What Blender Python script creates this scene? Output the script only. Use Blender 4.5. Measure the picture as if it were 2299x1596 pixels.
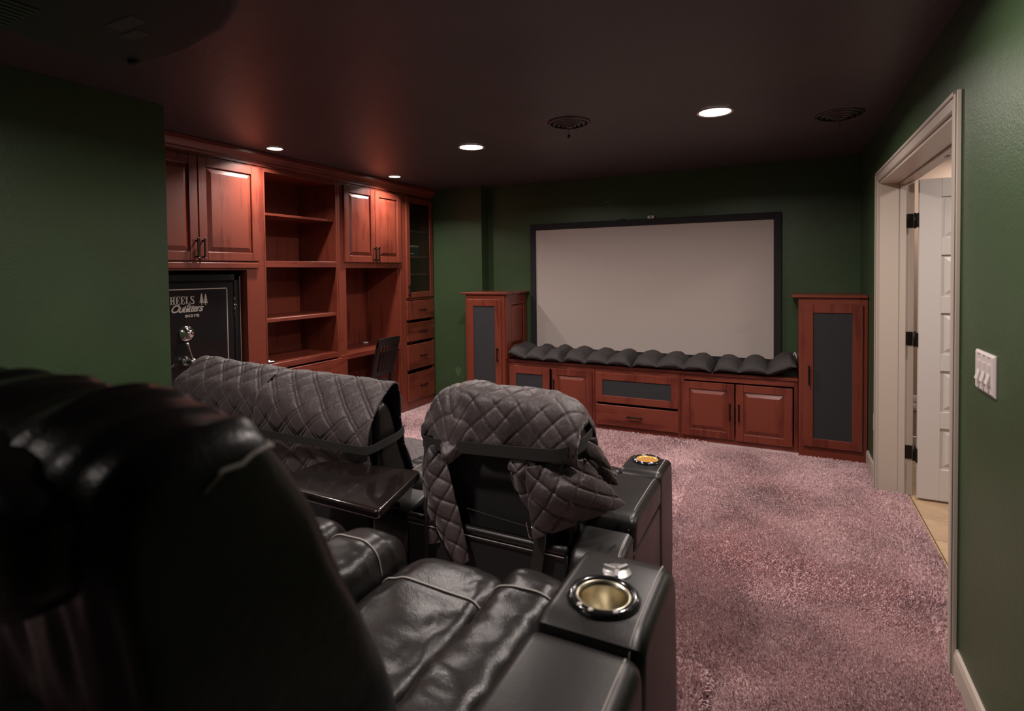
import bpy, math
import numpy as np
from mathutils import Matrix, Vector
for o in list(bpy.data.objects): bpy.data.objects.remove(o)
SC = bpy.context.scene; COL = SC.collection
rng = np.random.default_rng(7)

# ------------------------------------------------------------------ camera
FPX, CYP = 1236.635, 640.569                 # focal length and principal row in pixels of the 2299x1596 frame
YAW, PITCH, ROLL = -0.46165, 0.02606, 0.01161
def cam_axes():
    f = np.array([math.sin(YAW)*math.cos(PITCH), math.cos(YAW)*math.cos(PITCH), -math.sin(PITCH)])
    r = np.array([math.cos(YAW), -math.sin(YAW), 0.0]); d = np.cross(f, r)
    c, s = math.cos(ROLL), math.sin(ROLL)
    return c*r+s*d, -s*r+c*d, f
cr, cd, cf = cam_axes()
cam = bpy.data.cameras.new('camera'); camo = bpy.data.objects.new('camera', cam); COL.objects.link(camo)
camo.matrix_world = Matrix(((cr[0], -cd[0], -cf[0], 0), (cr[1], -cd[1], -cf[1], 0), (cr[2], -cd[2], -cf[2], 1.5), (0, 0, 0, 1)))
cam.sensor_fit = 'HORIZONTAL'; cam.sensor_width = 36.0
cam.lens = FPX*36.0/2299; cam.shift_y = -(798-CYP)/2299
cam.clip_start = 0.02
cam.dof.use_dof = True; cam.dof.focus_distance = 3.9; cam.dof.aperture_fstop = 3.6
SC.camera = camo
# ------------------------------------------------------------------ world and exposure
w = bpy.data.worlds.new('world'); SC.world = w; w.use_nodes = True
w.node_tree.nodes['Background'].inputs[0].default_value = (0.5, 0.5, 0.5, 1)
w.node_tree.nodes['Background'].inputs[1].default_value = 0.02
vs = SC.view_settings
vs.view_transform = 'Standard'; vs.look = 'None'; vs.gamma = 1.0; vs.exposure = 0.12; vs.use_curve_mapping = False
P_BIG, P_SMALL, P_HALL = 26.0, 14.0, 18.0       # watts of the ceiling lamps
LAMP_COL = (1.0, 0.875, 0.81)

# ------------------------------------------------------------------ materials
MATS = {}
def nt(name):
    m = bpy.data.materials.new(name); m.use_nodes = True
    n = m.node_tree.nodes; l = m.node_tree.links
    b = n['Principled BSDF']; MATS[name] = m
    return m, n, l, b
def lerp_ramp(n, l, fac, stops):
    r = n.new('ShaderNodeValToRGB'); e = r.color_ramp.elements
    while len(e) < len(stops): e.new(0.5)
    for k, (p, c) in enumerate(stops):
        e[k].position = p; e[k].color = (*c, 1)
    l.new(fac, r.inputs[0]); return r
def noise(n, l, scale, detail=4, rough=.55, mapping=None, coord='Object', stretch=None):
    t = n.new('ShaderNodeTexCoord'); mp = n.new('ShaderNodeMapping')
    l.new(t.outputs[coord], mp.inputs[0])
    if stretch: mp.inputs['Scale'].default_value = stretch
    x = n.new('ShaderNodeTexNoise'); x.inputs['Scale'].default_value = scale
    x.inputs['Detail'].default_value = detail; x.inputs['Roughness'].default_value = rough
    l.new(mp.outputs[0], x.inputs['Vector']); return x
def bump(n, l, b, h, strength, dist):
    bp = n.new('ShaderNodeBump'); bp.inputs['Strength'].default_value = strength; bp.inputs['Distance'].default_value = dist
    l.new(h, bp.inputs['Height']); l.new(bp.outputs[0], b.inputs['Normal']); return bp
def plain(name, col, rough=.5, metal=0.0, var=0.0, vscale=8, bmp=None, coat=0.0, spec=None, emit=None):
    m, n, l, b = nt(name)
    b.inputs['Base Color'].default_value = (*col, 1); b.inputs['Roughness'].default_value = rough; b.inputs['Metallic'].default_value = metal
    b.inputs['Coat Weight'].default_value = coat
    if spec is not None: b.inputs['Specular IOR Level'].default_value = spec
    if var:
        x = noise(n, l, vscale)
        a = tuple(c*(1-var) for c in col); z = tuple(min(1, c*(1+var)) for c in col)
        r = lerp_ramp(n, l, x.outputs[0], [(.3, a), (.7, z)]); l.new(r.outputs[0], b.inputs['Base Color'])
    if bmp:
        x = noise(n, l, bmp[0], 3); bump(n, l, b, x.outputs[0], bmp[1], bmp[2])
    if emit:
        b.inputs['Emission Color'].default_value = (*emit[0], 1); b.inputs['Emission Strength'].default_value = emit[1]
    return m
def wood(name, axis):
    m, n, l, b = nt(name)
    st = [7.0, 7.0, 7.0]; st[axis] = 0.55
    x = noise(n, l, 2.2, 6, .6, stretch=st)
    x2 = noise(n, l, 26, 3, .6, stretch=[s*1.0 for s in st])
    x3 = noise(n, l, 3.0, 2, .5)
    oi = n.new('ShaderNodeObjectInfo')
    ad = n.new('ShaderNodeMath'); ad.operation = 'MULTIPLY_ADD'; ad.inputs[1].default_value = .30; l.new(x2.outputs[0], ad.inputs[0]); l.new(x.outputs[0], ad.inputs[2])
    ad3 = n.new('ShaderNodeMath'); ad3.operation = 'MULTIPLY_ADD'; ad3.inputs[1].default_value = .55; l.new(x3.outputs[0], ad3.inputs[0]); l.new(ad.outputs[0], ad3.inputs[2])
    ad2 = n.new('ShaderNodeMath'); ad2.operation = 'MULTIPLY_ADD'; ad2.inputs[1].default_value = .16; l.new(oi.outputs['Random'], ad2.inputs[0]); l.new(ad3.outputs[0], ad2.inputs[2])
    r = lerp_ramp(n, l, ad2.outputs[0], [(.60, (.045, .0074, .005)), (.88, (.122, .021, .012)), (1.0, (.175, .036, .020))])
    l.new(r.outputs[0], b.inputs['Base Color'])
    b.inputs['Roughness'].default_value = .36; b.inputs['Coat Weight'].default_value = .25; b.inputs['Coat Roughness'].default_value = .22
    bump(n, l, b, x2.outputs[0], .06, .002)
    return m
WZ = wood('cherry_wood_upright', 2); WX = wood('cherry_wood_along_x', 0); WY = wood('cherry_wood_along_y', 1)
def wall_paint(name, col, rough):
    m, n, l, b = nt(name)
    x = noise(n, l, 1.6, 3)
    r = lerp_ramp(n, l, x.outputs[0], [(.3, tuple(c*.9 for c in col)), (.7, tuple(c*1.1 for c in col))])
    l.new(r.outputs[0], b.inputs['Base Color']); b.inputs['Roughness'].default_value = rough; b.inputs['Specular IOR Level'].default_value = .36
    x2 = noise(n, l, 130, 3, .6); x3 = noise(n, l, 28, 2)
    a = n.new('ShaderNodeMath'); a.operation = 'MULTIPLY_ADD'; a.inputs[1].default_value = .6; l.new(x3.outputs[0], a.inputs[0]); l.new(x2.outputs[0], a.inputs[2])
    bump(n, l, b, a.outputs[0], .35, .004)
    return m
GREEN = wall_paint('green_wall_paint', (.042, .074, .033), .40)
CEIL = wall_paint('dark_ceiling_paint', (.076, .061, .064), .42)
TRIMW = plain('cream_trim_paint', (.48, .415, .355), .35, bmp=(40, .05, .002))
DOORW = plain('white_door_paint', (.56, .525, .50), .38)
def carpet_mat(name, pile):
    m, n, l, b = nt(name)
    x = noise(n, l, 2.2, 3, .6); x2 = noise(n, l, 180 if not pile else 60, 2)
    a = n.new('ShaderNodeMath'); a.operation = 'MULTIPLY_ADD'; a.inputs[1].default_value = .5; l.new(x2.outputs[0], a.inputs[0]); l.new(x.outputs[0], a.inputs[2])
    h = a.outputs[0]
    if pile:
        g = n.new('ShaderNodeNewGeometry'); c = n.new('ShaderNodeMath'); c.operation = 'MULTIPLY_ADD'; c.inputs[1].default_value = .34
        l.new(g.outputs['Random Per Island'], c.inputs[0]); l.new(h, c.inputs[2]); h = c.outputs[0]
    r = lerp_ramp(n, l, h, [(.45, (.25, .158, .178)), (.80, (.54, .36, .375)), (1.0, (.70, .49, .50))])
    l.new(r.outputs[0], b.inputs['Base Color']); b.inputs['Roughness'].default_value = .95
    b.inputs['Specular IOR Level'].default_value = .1; b.inputs['Sheen Weight'].default_value = .3
    if not pile: bump(n, l, b, x2.outputs[0], .9, .012)
    return m
CARPET = carpet_mat('mauve_carpet', False); PILE = carpet_mat('mauve_carpet_pile', True)
def leather_mat(name, col, rough, bs):
    m, n, l, b = nt(name)
    b.inputs['Base Color'].default_value = (*col, 1)
    x = noise(n, l, 5, 3); mr = n.new('ShaderNodeMapRange'); mr.inputs[3].default_value = rough-.05; mr.inputs[4].default_value = rough+.08
    l.new(x.outputs[0], mr.inputs[0]); l.new(mr.outputs[0], b.inputs['Roughness'])
    v = n.new('ShaderNodeTexVoronoi'); v.inputs['Scale'].default_value = 320; t = n.new('ShaderNodeTexCoord'); l.new(t.outputs['Object'], v.inputs['Vector'])
    x2 = noise(n, l, 14, 5, .6)
    a = n.new('ShaderNodeMath'); a.operation = 'MULTIPLY_ADD'; a.inputs[1].default_value = .12; l.new(v.outputs['Distance'], a.inputs[0]); l.new(x2.outputs[0], a.inputs[2])
    bump(n, l, b, a.outputs[0], bs, .01)
    b.inputs['Specular IOR Level'].default_value = .38
    return m
LEATHER = leather_mat('black_leather', (.0095, .0085, .0082), .31, .20)
LEATHERS = leather_mat('black_leather_smooth', (.0105, .0092, .009), .36, .07)
STITCH = plain('grey_thread', (.36, .33, .31), .7)
BLACKCLOTH = plain('black_lining_cloth', (.008, .008, .0085), .85, bmp=(300, .3, .001))
def quilt_mat(name, col):
    m, n, l, b = nt(name)
    x = noise(n, l, 9, 4); r = lerp_ramp(n, l, x.outputs[0], [(.3, tuple(c*.85 for c in col)), (.7, tuple(c*1.15 for c in col))])
    l.new(r.outputs[0], b.inputs['Base Color']); b.inputs['Roughness'].default_value = .52
    b.inputs['Sheen Weight'].default_value = .25; b.inputs['Sheen Roughness'].default_value = .4
    x2 = noise(n, l, 38, 4, .65, stretch=(1, 1, .45)); bump(n, l, b, x2.outputs[0], .55, .010)
    return m
QUILT = quilt_mat('taupe_quilted_microfibre', (.054, .040, .0415))
STRAP = plain('black_elastic_webbing', (.019, .0185, .0175), .75, bmp=(600, .4, .001))
CUSH = plain('charcoal_cushion_canvas', (.034, .030, .030), .8, var=.12, vscale=20, bmp=(500, .25, .001))
GRILLE = plain('black_speaker_cloth', (.024, .024, .028), .9, bmp=(900, .4, .001))
BRONZE = plain('dark_bronze_metal', (.030, .026, .023), .38, .85)
CHROME = plain('chrome_metal', (.75, .73, .71), .12, 1.0)
GOLD = plain('champagne_cup_metal', (.60, .55, .42), .28, 1.0)
BRUSHED = plain('brushed_silver_metal', (.62, .61, .60), .34, 1.0)
AMBER = plain('amber_lit_cup', (.50, .30, .10), .3, .4, emit=((1, .55, .15), .25))
GLOSSB = plain('gloss_black_plastic', (.010, .010, .011), .16, coat=.4)
MATTB = plain('matt_black_plastic', (.015, .015, .016), .55)
BLACKPAINT = plain('black_painted_wood', (.006, .0058, .0056), .42)
SCREEN = plain('matt_projection_fabric', (.43, .375, .345), .85)
VELVET = plain('black_velvet_frame', (.0075, .0075, .008), .8)
WHITEP = plain('white_plastic', (.60, .535, .51), .35)
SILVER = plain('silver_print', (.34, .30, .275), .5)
REDP = plain('red_plastic', (.5, .06, .06), .4)
LEDP = plain('violet_indicator', (.3, .3, .9), .4, emit=((.35, .35, 1), 1.2))
TRAYM = plain('dark_walnut_lacquer', (.011, .0075, .007), .16, var=.25, vscale=14, coat=.6)
LAMPM = plain('lamp_lens', (1, 1, 1), .4, emit=((1, .93, .88), 14))
TILE = plain('tan_ceramic_tile', (.46, .32, .20), .35, var=.22, vscale=6)
GROUT = plain('grey_grout', (.14, .11, .085), .8)
HALLW = plain('tan_hall_paint', (.36, .25, .19), .6)
PATCH = plain('light_green_patch', (.060, .105, .045), .6)
CHIP = plain('white_plaster', (.5, .47, .43), .8)
def glass():
    m, n, l, b = nt('cabinet_glass'); b.inputs['Transmission Weight'].default_value = 1; b.inputs['Roughness'].default_value = .02
    b.inputs['IOR'].default_value = 1.45; b.inputs['Base Color'].default_value = (.8, .85, .82, 1); return m
GLASS = glass()

# ------------------------------------------------------------------ mesh helpers
BASE = {}
def fr_cab(p):   # u along +Y, v up, w out into the room, face at x=-3.66
    p = np.asarray(p, float); return np.stack([-3.66+p[..., 2], p[..., 0], p[..., 1]], -1)
def fr_y(y0):    # u along +X, v up, w towards the viewer from the plane y=y0
    def f(p):
        p = np.asarray(p, float); return np.stack([p[..., 0], y0-p[..., 2], p[..., 1]], -1)
    return f
class MB:
    def __init__(s, fr=None): s.v = []; s.f = []; s.n = 0; s.fr = fr; s.pc = []
    def each(s, name, mat, parent):
        for v, f in s.pc: MB().add(v, f).build(name, mat, parent)
    def add(s, v, f):
        v = np.asarray(v, float).reshape(-1, 3)
        s.pc.append((s.fr(v) if s.fr else v, [tuple(q) for q in f]))
        if s.fr: v = s.fr(v)
        s.v.append(v); k = s.n
        s.f.extend([tuple(i+k for i in q) for q in f]); s.n += len(v); return s
    def box(s, a, b, c=.0015):
        lo = np.minimum(a, b).astype(float); hi = np.maximum(a, b).astype(float)
        c = min(c, .45*float((hi-lo).min()))
        vs_, idx = [], {}
        for sx in (0, 1):
            for sy in (0, 1):
                for sz in (0, 1):
                    sg = (sx, sy, sz)
                    for ax in range(3):
                        p = [0, 0, 0]
                        for k in range(3):
                            e = hi[k] if sg[k] else lo[k]
                            p[k] = e if k == ax else e+(-c if sg[k] else c)
                        idx[(sg, ax)] = len(vs_); vs_.append(p)
        F = []
        for ax in range(3):
            o = [(1, 2), (2, 0), (0, 1)][ax]
            for sd in (0, 1):
                q = []
                for (i, j) in ((0, 0), (1, 0), (1, 1), (0, 1)):
                    g = [0, 0, 0]; g[ax] = sd; g[o[0]] = i; g[o[1]] = j; q.append(idx[(tuple(g), ax)])
                F.append(tuple(q) if sd else tuple(q[::-1]))
        for ax in range(3):
            o = [(1, 2), (2, 0), (0, 1)][ax]
            for i in (0, 1):
                for j in (0, 1):
                    g0 = [0, 0, 0]; g1 = [0, 0, 0]; g0[ax] = 0; g1[ax] = 1
                    for g in (g0, g1): g[o[0]] = i; g[o[1]] = j
                    q = [idx[(tuple(g0), o[0])], idx[(tuple(g1), o[0])], idx[(tuple(g1), o[1])], idx[(tuple(g0), o[1])]]
                    F.append(tuple(q[::-1]) if (i == j) else tuple(q))
        for sg in {k[0] for k in idx}:
            q = [idx[(sg, 0)], idx[(sg, 1)], idx[(sg, 2)]]
            F.append(tuple(q) if sum(sg) % 2 == 1 else tuple(q[::-1]))
        return s.add(vs_, F)
    def grid(s, P, cu=False, cv=False, flip=False):
        P = np.asarray(P, float); n, m = P.shape[:2]
        I = np.arange(n*m).reshape(n, m)
        if cu: I = np.vstack([I, I[:1]])
        if cv: I = np.hstack([I, I[:, :1]])
        a, b, c, d = I[:-1, :-1], I[1:, :-1], I[1:, 1:], I[:-1, 1:]
        q = np.stack([a, b, c, d] if not flip else [d, c, b, a], -1).reshape(-1, 4)
        return s.add(P.reshape(-1, 3), q.tolist())
    def loops(s, L, cap0=True, cap1=True, closed=True):
        L = np.asarray(L, float); n, m = L.shape[:2]
        k = s.n
        s.grid(L, cv=closed)
        if cap0: s.f.append(tuple(k+i for i in range(m)))
        if cap1: s.f.append(tuple(k+(n-1)*m+i for i in range(m))[::-1])
        return s
    def lathe(s, prof, c=(0, 0, 0), n=28, axis=2, cap0=False, cap1=False):
        a = np.linspace(0, 2*math.pi, n, endpoint=False)
        L = []
        for r, z in prof:
            q = np.zeros((n, 3)); o = [(1, 2), (2, 0), (0, 1)][axis]
            q[:, o[0]] = r*np.cos(a); q[:, o[1]] = r*np.sin(a); q[:, axis] = z
            L.append(q+np.asarray(c, float))
        return s.loops(L, cap0, cap1)
    def tube(s, pts, r, n=8, cap=True, closed=False):
        P = np.asarray(pts, float); N = len(P)
        r = np.broadcast_to(np.asarray(r, float), (N,))
        T = np.gradient(P, axis=0) if not closed else np.roll(P, -1, 0)-np.roll(P, 1, 0)
        T /= np.linalg.norm(T, axis=1)[:, None]+1e-12
        up = np.array([0, 0, 1.0]) if abs(T[0, 2]) < .9 else np.array([1.0, 0, 0])
        a = np.linspace(0, 2*math.pi, n, endpoint=False); L = []
        nn = up-T[0]*(up@T[0]); nn /= np.linalg.norm(nn)
        for i in range(N):
            nn = nn-T[i]*(nn@T[i]); nn /= np.linalg.norm(nn)+1e-12
            b = np.cross(T[i], nn)
            L.append(P[i]+r[i]*(np.cos(a)[:, None]*nn+np.sin(a)[:, None]*b))
        if closed: return s.grid(np.array(L), cu=True, cv=True)
        return s.loops(L, cap, cap)
    def prism(s, prof, u0, u1, axis=0, r=0.0, seg=4):
        """closed 2D profile extruded along an axis, edges rounded by r"""
        p = np.asarray(prof, float)
        ar = .5*np.sum(p[:, 0]*np.roll(p[:, 1], -1)-np.roll(p[:, 0], -1)*p[:, 1])
        if ar < 0: p = p[::-1]
        t = np.roll(p, -1, 0)-np.roll(p, 1, 0); t /= np.linalg.norm(t, axis=1)[:, None]+1e-12
        nrm = np.stack([t[:, 1], -t[:, 0]], -1)
        sec = []
        if r > 0:
            for k in range(seg+1):
                a = math.pi/2*k/seg; sec.append((u0+r*(1-math.sin(a)), r*(1-math.cos(a))))
            sec = sec[::-1]; sec = [(u0+r-r*math.cos(math.pi/2*k/seg), r*(1-math.sin(math.pi/2*k/seg))) for k in range(seg+1)]
            sec += [(u1-r+r*math.sin(math.pi/2*k/seg), r*(1-math.cos(math.pi/2*k/seg))) for k in range(seg+1)]
        else: sec = [(u0, 0), (u1, 0)]
        o = [(1, 2), (2, 0), (0, 1)][axis]; L = []
        for u, ins in sec:
            q = np.zeros((len(p), 3)); pp = p-nrm*ins
            q[:, o[0]] = pp[:, 0]; q[:, o[1]] = pp[:, 1]; q[:, axis] = u; L.append(q)
        return s.loops(L)
    def build(s, name, mat, parent=None, smooth=False, label=None, kind=None):
        V = np.vstack(s.v); base = BASE.get(parent.name, np.zeros(3)) if parent else np.zeros(3)
        V = V-base
        me = bpy.data.meshes.new(name); me.from_pydata(V.tolist(), [], s.f); me.materials.append(mat)
        if smooth: me.polygons.foreach_set('use_smooth', [True]*len(me.polygons))
        me.update()
        o = bpy.data.objects.new(name, me); COL.objects.link(o)
        if parent: o.parent = parent; BASE[o.name] = base
        else: BASE[o.name] = np.zeros(3)
        if label: o['label'] = label
        if kind: o['kind'] = kind
        return o
def thing(name, label, cat, loc, group=None):
    o = bpy.data.objects.new(name, None); COL.objects.link(o); o.location = loc; o.empty_display_size = .1
    BASE[o.name] = np.asarray(loc, float); o['label'] = label; o['category'] = cat
    if group: o['group'] = group
    return o
def tag(o, label, cat, group=None):
    o['label'] = label; o['category'] = cat
    if group: o['group'] = group
    return o
def recalc(o):
    import bmesh
    bm = bmesh.new(); bm.from_mesh(o.data); bmesh.ops.recalc_face_normals(bm, faces=bm.faces); bm.to_mesh(o.data); bm.free(); return o
def smooth_by_angle(o, deg=40):
    me = o.data
    me.polygons.foreach_set('use_smooth', [True]*len(me.polygons))
    if hasattr(me, 'set_sharp_from_angle'): me.set_sharp_from_angle(angle=math.radians(deg))
    return o
def vnoise(P, f, seed=0):
    """smooth value noise in [-1,1], vectorised"""
    p = np.asarray(P, float)*f+seed*17.13; i = np.floor(p).astype(np.int64); t = p-i; t = t*t*(3-2*t)
    def h(ix, iy, iz):
        n = (ix*374761393+iy*668265263+iz*2147483647+seed*1274126177) & 0xffffffff
        n = ((n ^ (n >> 13))*1274126177) & 0xffffffff; n = n ^ (n >> 16)
        return (n & 0xffff)/32767.5-1
    r = 0
    for a in (0, 1):
        for b in (0, 1):
            for c in (0, 1):
                wgt = (t[..., 0] if a else 1-t[..., 0])*(t[..., 1] if b else 1-t[..., 1])*(t[..., 2] if c else 1-t[..., 2])
                r = r+wgt*h(i[..., 0]+a, i[..., 1]+b, i[..., 2]+c)
    return r
def resample(p, n):
    p = np.asarray(p, float); d = np.r_[0, np.cumsum(np.linalg.norm(np.diff(p, axis=0), axis=1))]
    # Catmull-Rom through the points, then even spacing
    q = np.vstack([2*p[0]-p[1], p, 2*p[-1]-p[-2]]); out = []
    for k in range(1, len(q)-2):
        for t in np.linspace(0, 1, 12, endpoint=False):
            a, b, c, e = q[k-1], q[k], q[k+1], q[k+2]
            out.append(.5*(2*b+(c-a)*t+(2*a-5*b+4*c-e)*t*t+(3*b-a-3*c+e)*t**3))
    out.append(p[-1]); o = np.array(out); d = np.r_[0, np.cumsum(np.linalg.norm(np.diff(o, axis=0), axis=1))]
    s_ = np.linspace(0, d[-1], n); return np.stack([np.interp(s_, d, o[:, k]) for k in range(o.shape[1])], -1)
def normals(P):
    du = np.gradient(P, axis=0); dv = np.gradient(P, axis=1); n = np.cross(du, dv)
    return n/(np.linalg.norm(n, axis=-1)[..., None]+1e-12)
def rrect(a0, a1, b0, b1, r, seg=5):
    P = []
    for (ca, cb, s0) in ((a1-r, b0+r, -90), (a1-r, b1-r, 0), (a0+r, b1-r, 90), (a0+r, b0+r, 180)):
        for k in range(seg+1):
            t = math.radians(s0+90*k/seg); P.append((ca+r*math.cos(t), cb+r*math.sin(t)))
    return P

# ================================================================== THE ROOM
XR, YB, XL, ZC = .56, 5.45, -3.10, 2.44        # right wall, back wall, near left wall, ceiling
YJ, XJ = 5.30, -3.005                            # left part of the back wall stands proud
YREAR = -1.6
def struct(o): o['kind'] = 'structure'; return o
fl = struct(MB().box((-4.3, YREAR-.1, -.10), (XR+.158, YB+.1, 0)).build('floor', CARPET))
struct(MB().box((-4.3, YREAR-.1, ZC), (XR+.12, YB+.12, ZC+.1)).build('ceiling', CEIL))
wb = struct(MB().box((XJ, YB, 0), (XR+.12, YB+.12, ZC)).build('wall_back', GREEN))
wbl = struct(MB().box((-4.3, YJ, 0), (XJ, YB+.12, ZC)).build('wall_back_left', GREEN))
m = MB(); m.box((-4.3, 1.91, 0), (-4.18, YJ, ZC)); struct(m.build('wall_alcove', GREEN))
struct(MB().box((-4.3, YREAR, 0), (XL, 1.91, ZC)).build('wall_left', GREEN))
struct(MB().box((-4.3, YREAR-.12, 0), (XR+.12, YREAR, ZC)).build('wall_rear', GREEN))
# right wall with a wide double-door opening
DY0, DY1, DZ = 2.535, 4.375, 2.065
m = MB(); m.box((XR, YREAR, 0), (XR+.12, DY0, ZC)); m.box((XR, DY1, 0), (XR+.12, YB, ZC)); m.box((XR, DY0, DZ), (XR+.12, DY1, ZC))
struct(m.build('wall_right', GREEN))
# casing and jamb
def casing(name, a, b): return struct(recalc(MB().box(a, b, .004).build(name, TRIMW)))
CW = .062
tr = struct(MB().box((XR-.018, DY0-CW, 0), (XR, DY0, DZ+CW), .004).build('trim_1', TRIMW))
MB().box((XR-.018, DY1, 0), (XR, DY1+CW, DZ+CW), .004).build('casing', TRIMW, tr)
MB().box((XR-.018, DY0, DZ), (XR, DY1, DZ+CW), .004).build('casing', TRIMW, tr)
for (a, b) in (((XR-.024, DY0-CW, 0), (XR-.018, DY0-CW+.018, DZ+CW)), ((XR-.024, DY1+CW-.018, 0), (XR-.018, DY1+CW, DZ+CW)), ((XR-.024, DY0-CW, DZ+CW-.018), (XR-.018, DY1+CW, DZ+CW))):
    MB().box(a, b, .003).build('back_band', TRIMW, tr)
jb = struct(MB().box((XR-.004, DY0-.001, 0), (XR+.184, DY0+.018, DZ)).build('trim_2', TRIMW))
MB().box((XR-.004, DY1-.018, 0), (XR+.184, DY1+.001, DZ)).build('jamb', TRIMW, jb)
MB().box((XR-.004, DY0, DZ-.018), (XR+.184, DY1, DZ+.001)).build('head_jamb', TRIMW, jb)
MB().box((XR+.105, DY1-.03, 0), (XR+.140, DY1-.018, DZ-.018), .004).build('door_stop', TRIMW, jb)
MB().box((XR+.105, DY0+.018, 0), (XR+.140, DY0+.03, DZ-.018), .004).build('door_stop', TRIMW, jb)
MB().box((XR+.105, DY0+.018, DZ-.03), (XR+.140, DY1-.018, DZ-.018), .004).build('door_stop', TRIMW, jb)
MB().box((XR+.150, 3.42, DZ-.0205), (XR+.168, 3.47, DZ-.0175)).build('strike_plate', BRONZE, jb)
# baseboards
def baseboard(name, prof_axis, a0, a1, pos, sgn):
    pr = [(0, 0), (.014*sgn, 0), (.014*sgn, .085), (.009*sgn, .105), (.0, .11)]
    m = MB()
    if prof_axis == 'y':   # runs along y on a plane x=pos
        m.prism([(z, pos+x) for x, z in pr], a0, a1, axis=1)
    else:
        m.prism([(pos+x, z) for x, z in pr], a0, a1, axis=0)
    return struct(recalc(m.build(name, TRIMW)))
baseboard('baseboard_right', 'y', YREAR, DY0-CW-.001, XR, -1)
baseboard('baseboard_right_far', 'y', DY1+CW+.001, 4.91, XR, -1)
# the hall behind the opening
HX1 = XR+1.75
hf = struct(MB().box((XR+.158, 1.4, -.10), (HX1, 5.6, -.012)).build('floor_hall', GROUT))
ts = .305; k = 0; tile_me = None
for iy in range(13):
    y0 = 4.0-.298*9+iy*.298
    for ix in range(6):
        x0 = .733+ix*.298
        if x0+.29 > HX1 or y0 < 1.45 or y0+.29 > 5.55: continue
        if tile_me is None:
            o = MB().box((0, 0, -.013), (.2905, .2905, 0), .0015).build('tile', TILE, hf); tile_me = o.data; o.location = (x0, y0, 0)
        else:
            o = bpy.data.objects.new('tile', tile_me); COL.objects.link(o); o.parent = hf; o.location = (x0, y0, 0)
for iy in range(10):
    y0 = DY0+.02+iy*.1835
    MB().box((XR+.159, y0, -.013), (.7265, y0+.178, .0), .001).build('tile', TILE, hf)
struct(MB().box((HX1, 1.4, 0), (HX1+.1, 5.6, ZC)).build('wall_hall_far', HALLW))
whe = struct(MB().box((XR+.12, YB+.02, 0), (HX1, 5.6, ZC)).build('wall_hall_end', HALLW))
struct(MB().box((XR+.12, 1.3, 0), (HX1, 1.4, ZC)).build('wall_hall_near', HALLW))
struct(MB().box((XR+.12, 1.3, ZC), (HX1+.1, 5.7, ZC+.1)).build('ceiling_hall', HALLW))
struct(MB().box((XR+.121, YB+.006, 0), (HX1, YB+.02, .11), .003).build('baseboard_hall', TRIMW))

# panelled door, swung open into the hall
def make_door():
    y0, x0, W, H, T = 4.287, .757, .80, 2.035, .035
    f = fr_y(y0); Z0 = .014
    m = MB(f); st, mu = .115, .10
    cols = [(st, (W-mu)/2), ((W+mu)/2, W-st)]
    rows = []; nrow = 5; rail = .105; ph = (H-.20-.115-rail*(nrow-1))/nrow; z = Z0+.20
    for r in range(nrow): rows.append((z, z+ph)); z += ph+rail
    m.box((x0, Z0, -T), (x0+W, Z0+H, -T+.018), .001)       # core
    xs = [0]+[v for c in cols for v in c]+[W]
    for a, b in ((0, cols[0][0]), (cols[0][1], cols[1][0]), (cols[1][1], W)): m.box((x0+a, Z0, -.0172), (x0+b, Z0+H, 0), .002)
    zs = [(Z0, rows[0][0])]+[(rows[r][1], rows[r+1][0]) for r in range(nrow-1)]+[(rows[-1][1], Z0+H)]
    for (c0, c1) in cols:
        for a, b in zs: m.box((x0+c0-.001, a, -.0172), (x0+c1+.001, b, 0), .002)
    d = struct(m.build('door_1', DOORW))
    for (c0, c1) in cols:
        for (a, b) in rows:
            p = MB(f)
            L = []
            for ins, wv in ((0, -.012), (.012, -.013), (.040, -.003), (.045, -.003)):
                L.append([(x0+c0+ins, a+ins, wv), (x0+c1-ins, a+ins, wv), (x0+c1-ins, b-ins, wv), (x0+c0+ins, b-ins, wv)])
            p.loops(L, cap0=True, cap1=True); recalc(p.build('panel', DOORW, d))
    for z in (1.795, 1.03, .285):
        h = MB(); h.box((XR+.142, DY1-.0235, z-.045), (XR+.178, DY1-.0175, z+.045), .004); h.build('hinge', BRONZE, d)
        hp = BASE; q = MB(); q.lathe([(0, z-.05), (.0065, z-.05), (.0065, z+.05), (0, z+.05)], (XR+.186, DY1-.03, 0), 12); q.build('hinge_pin', BRONZE, d, True)
        q = MB(); q.box((XR+.187, 4.2875, z-.045), (XR+.1965, DY1-.03, z+.045), .002); q.build('hinge_leaf', BRONZE, d)
make_door()

# carpeted riser under the rear seats
RZ, RX, RY = .285, -.208, 1.742
prof = [(YREAR, 0), (RY, 0)]+[(RY-.03+.03*math.cos(t), RZ-.03+.03*math.sin(t)) for t in np.linspace(0, math.pi/2, 6)]+[(YREAR, RZ)]
rs = MB().prism(prof, XL, RX, axis=0, r=.028, seg=5).build('floor_riser', CARPET); recalc(rs); smooth_by_angle(rs, 50); struct(rs)

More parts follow.
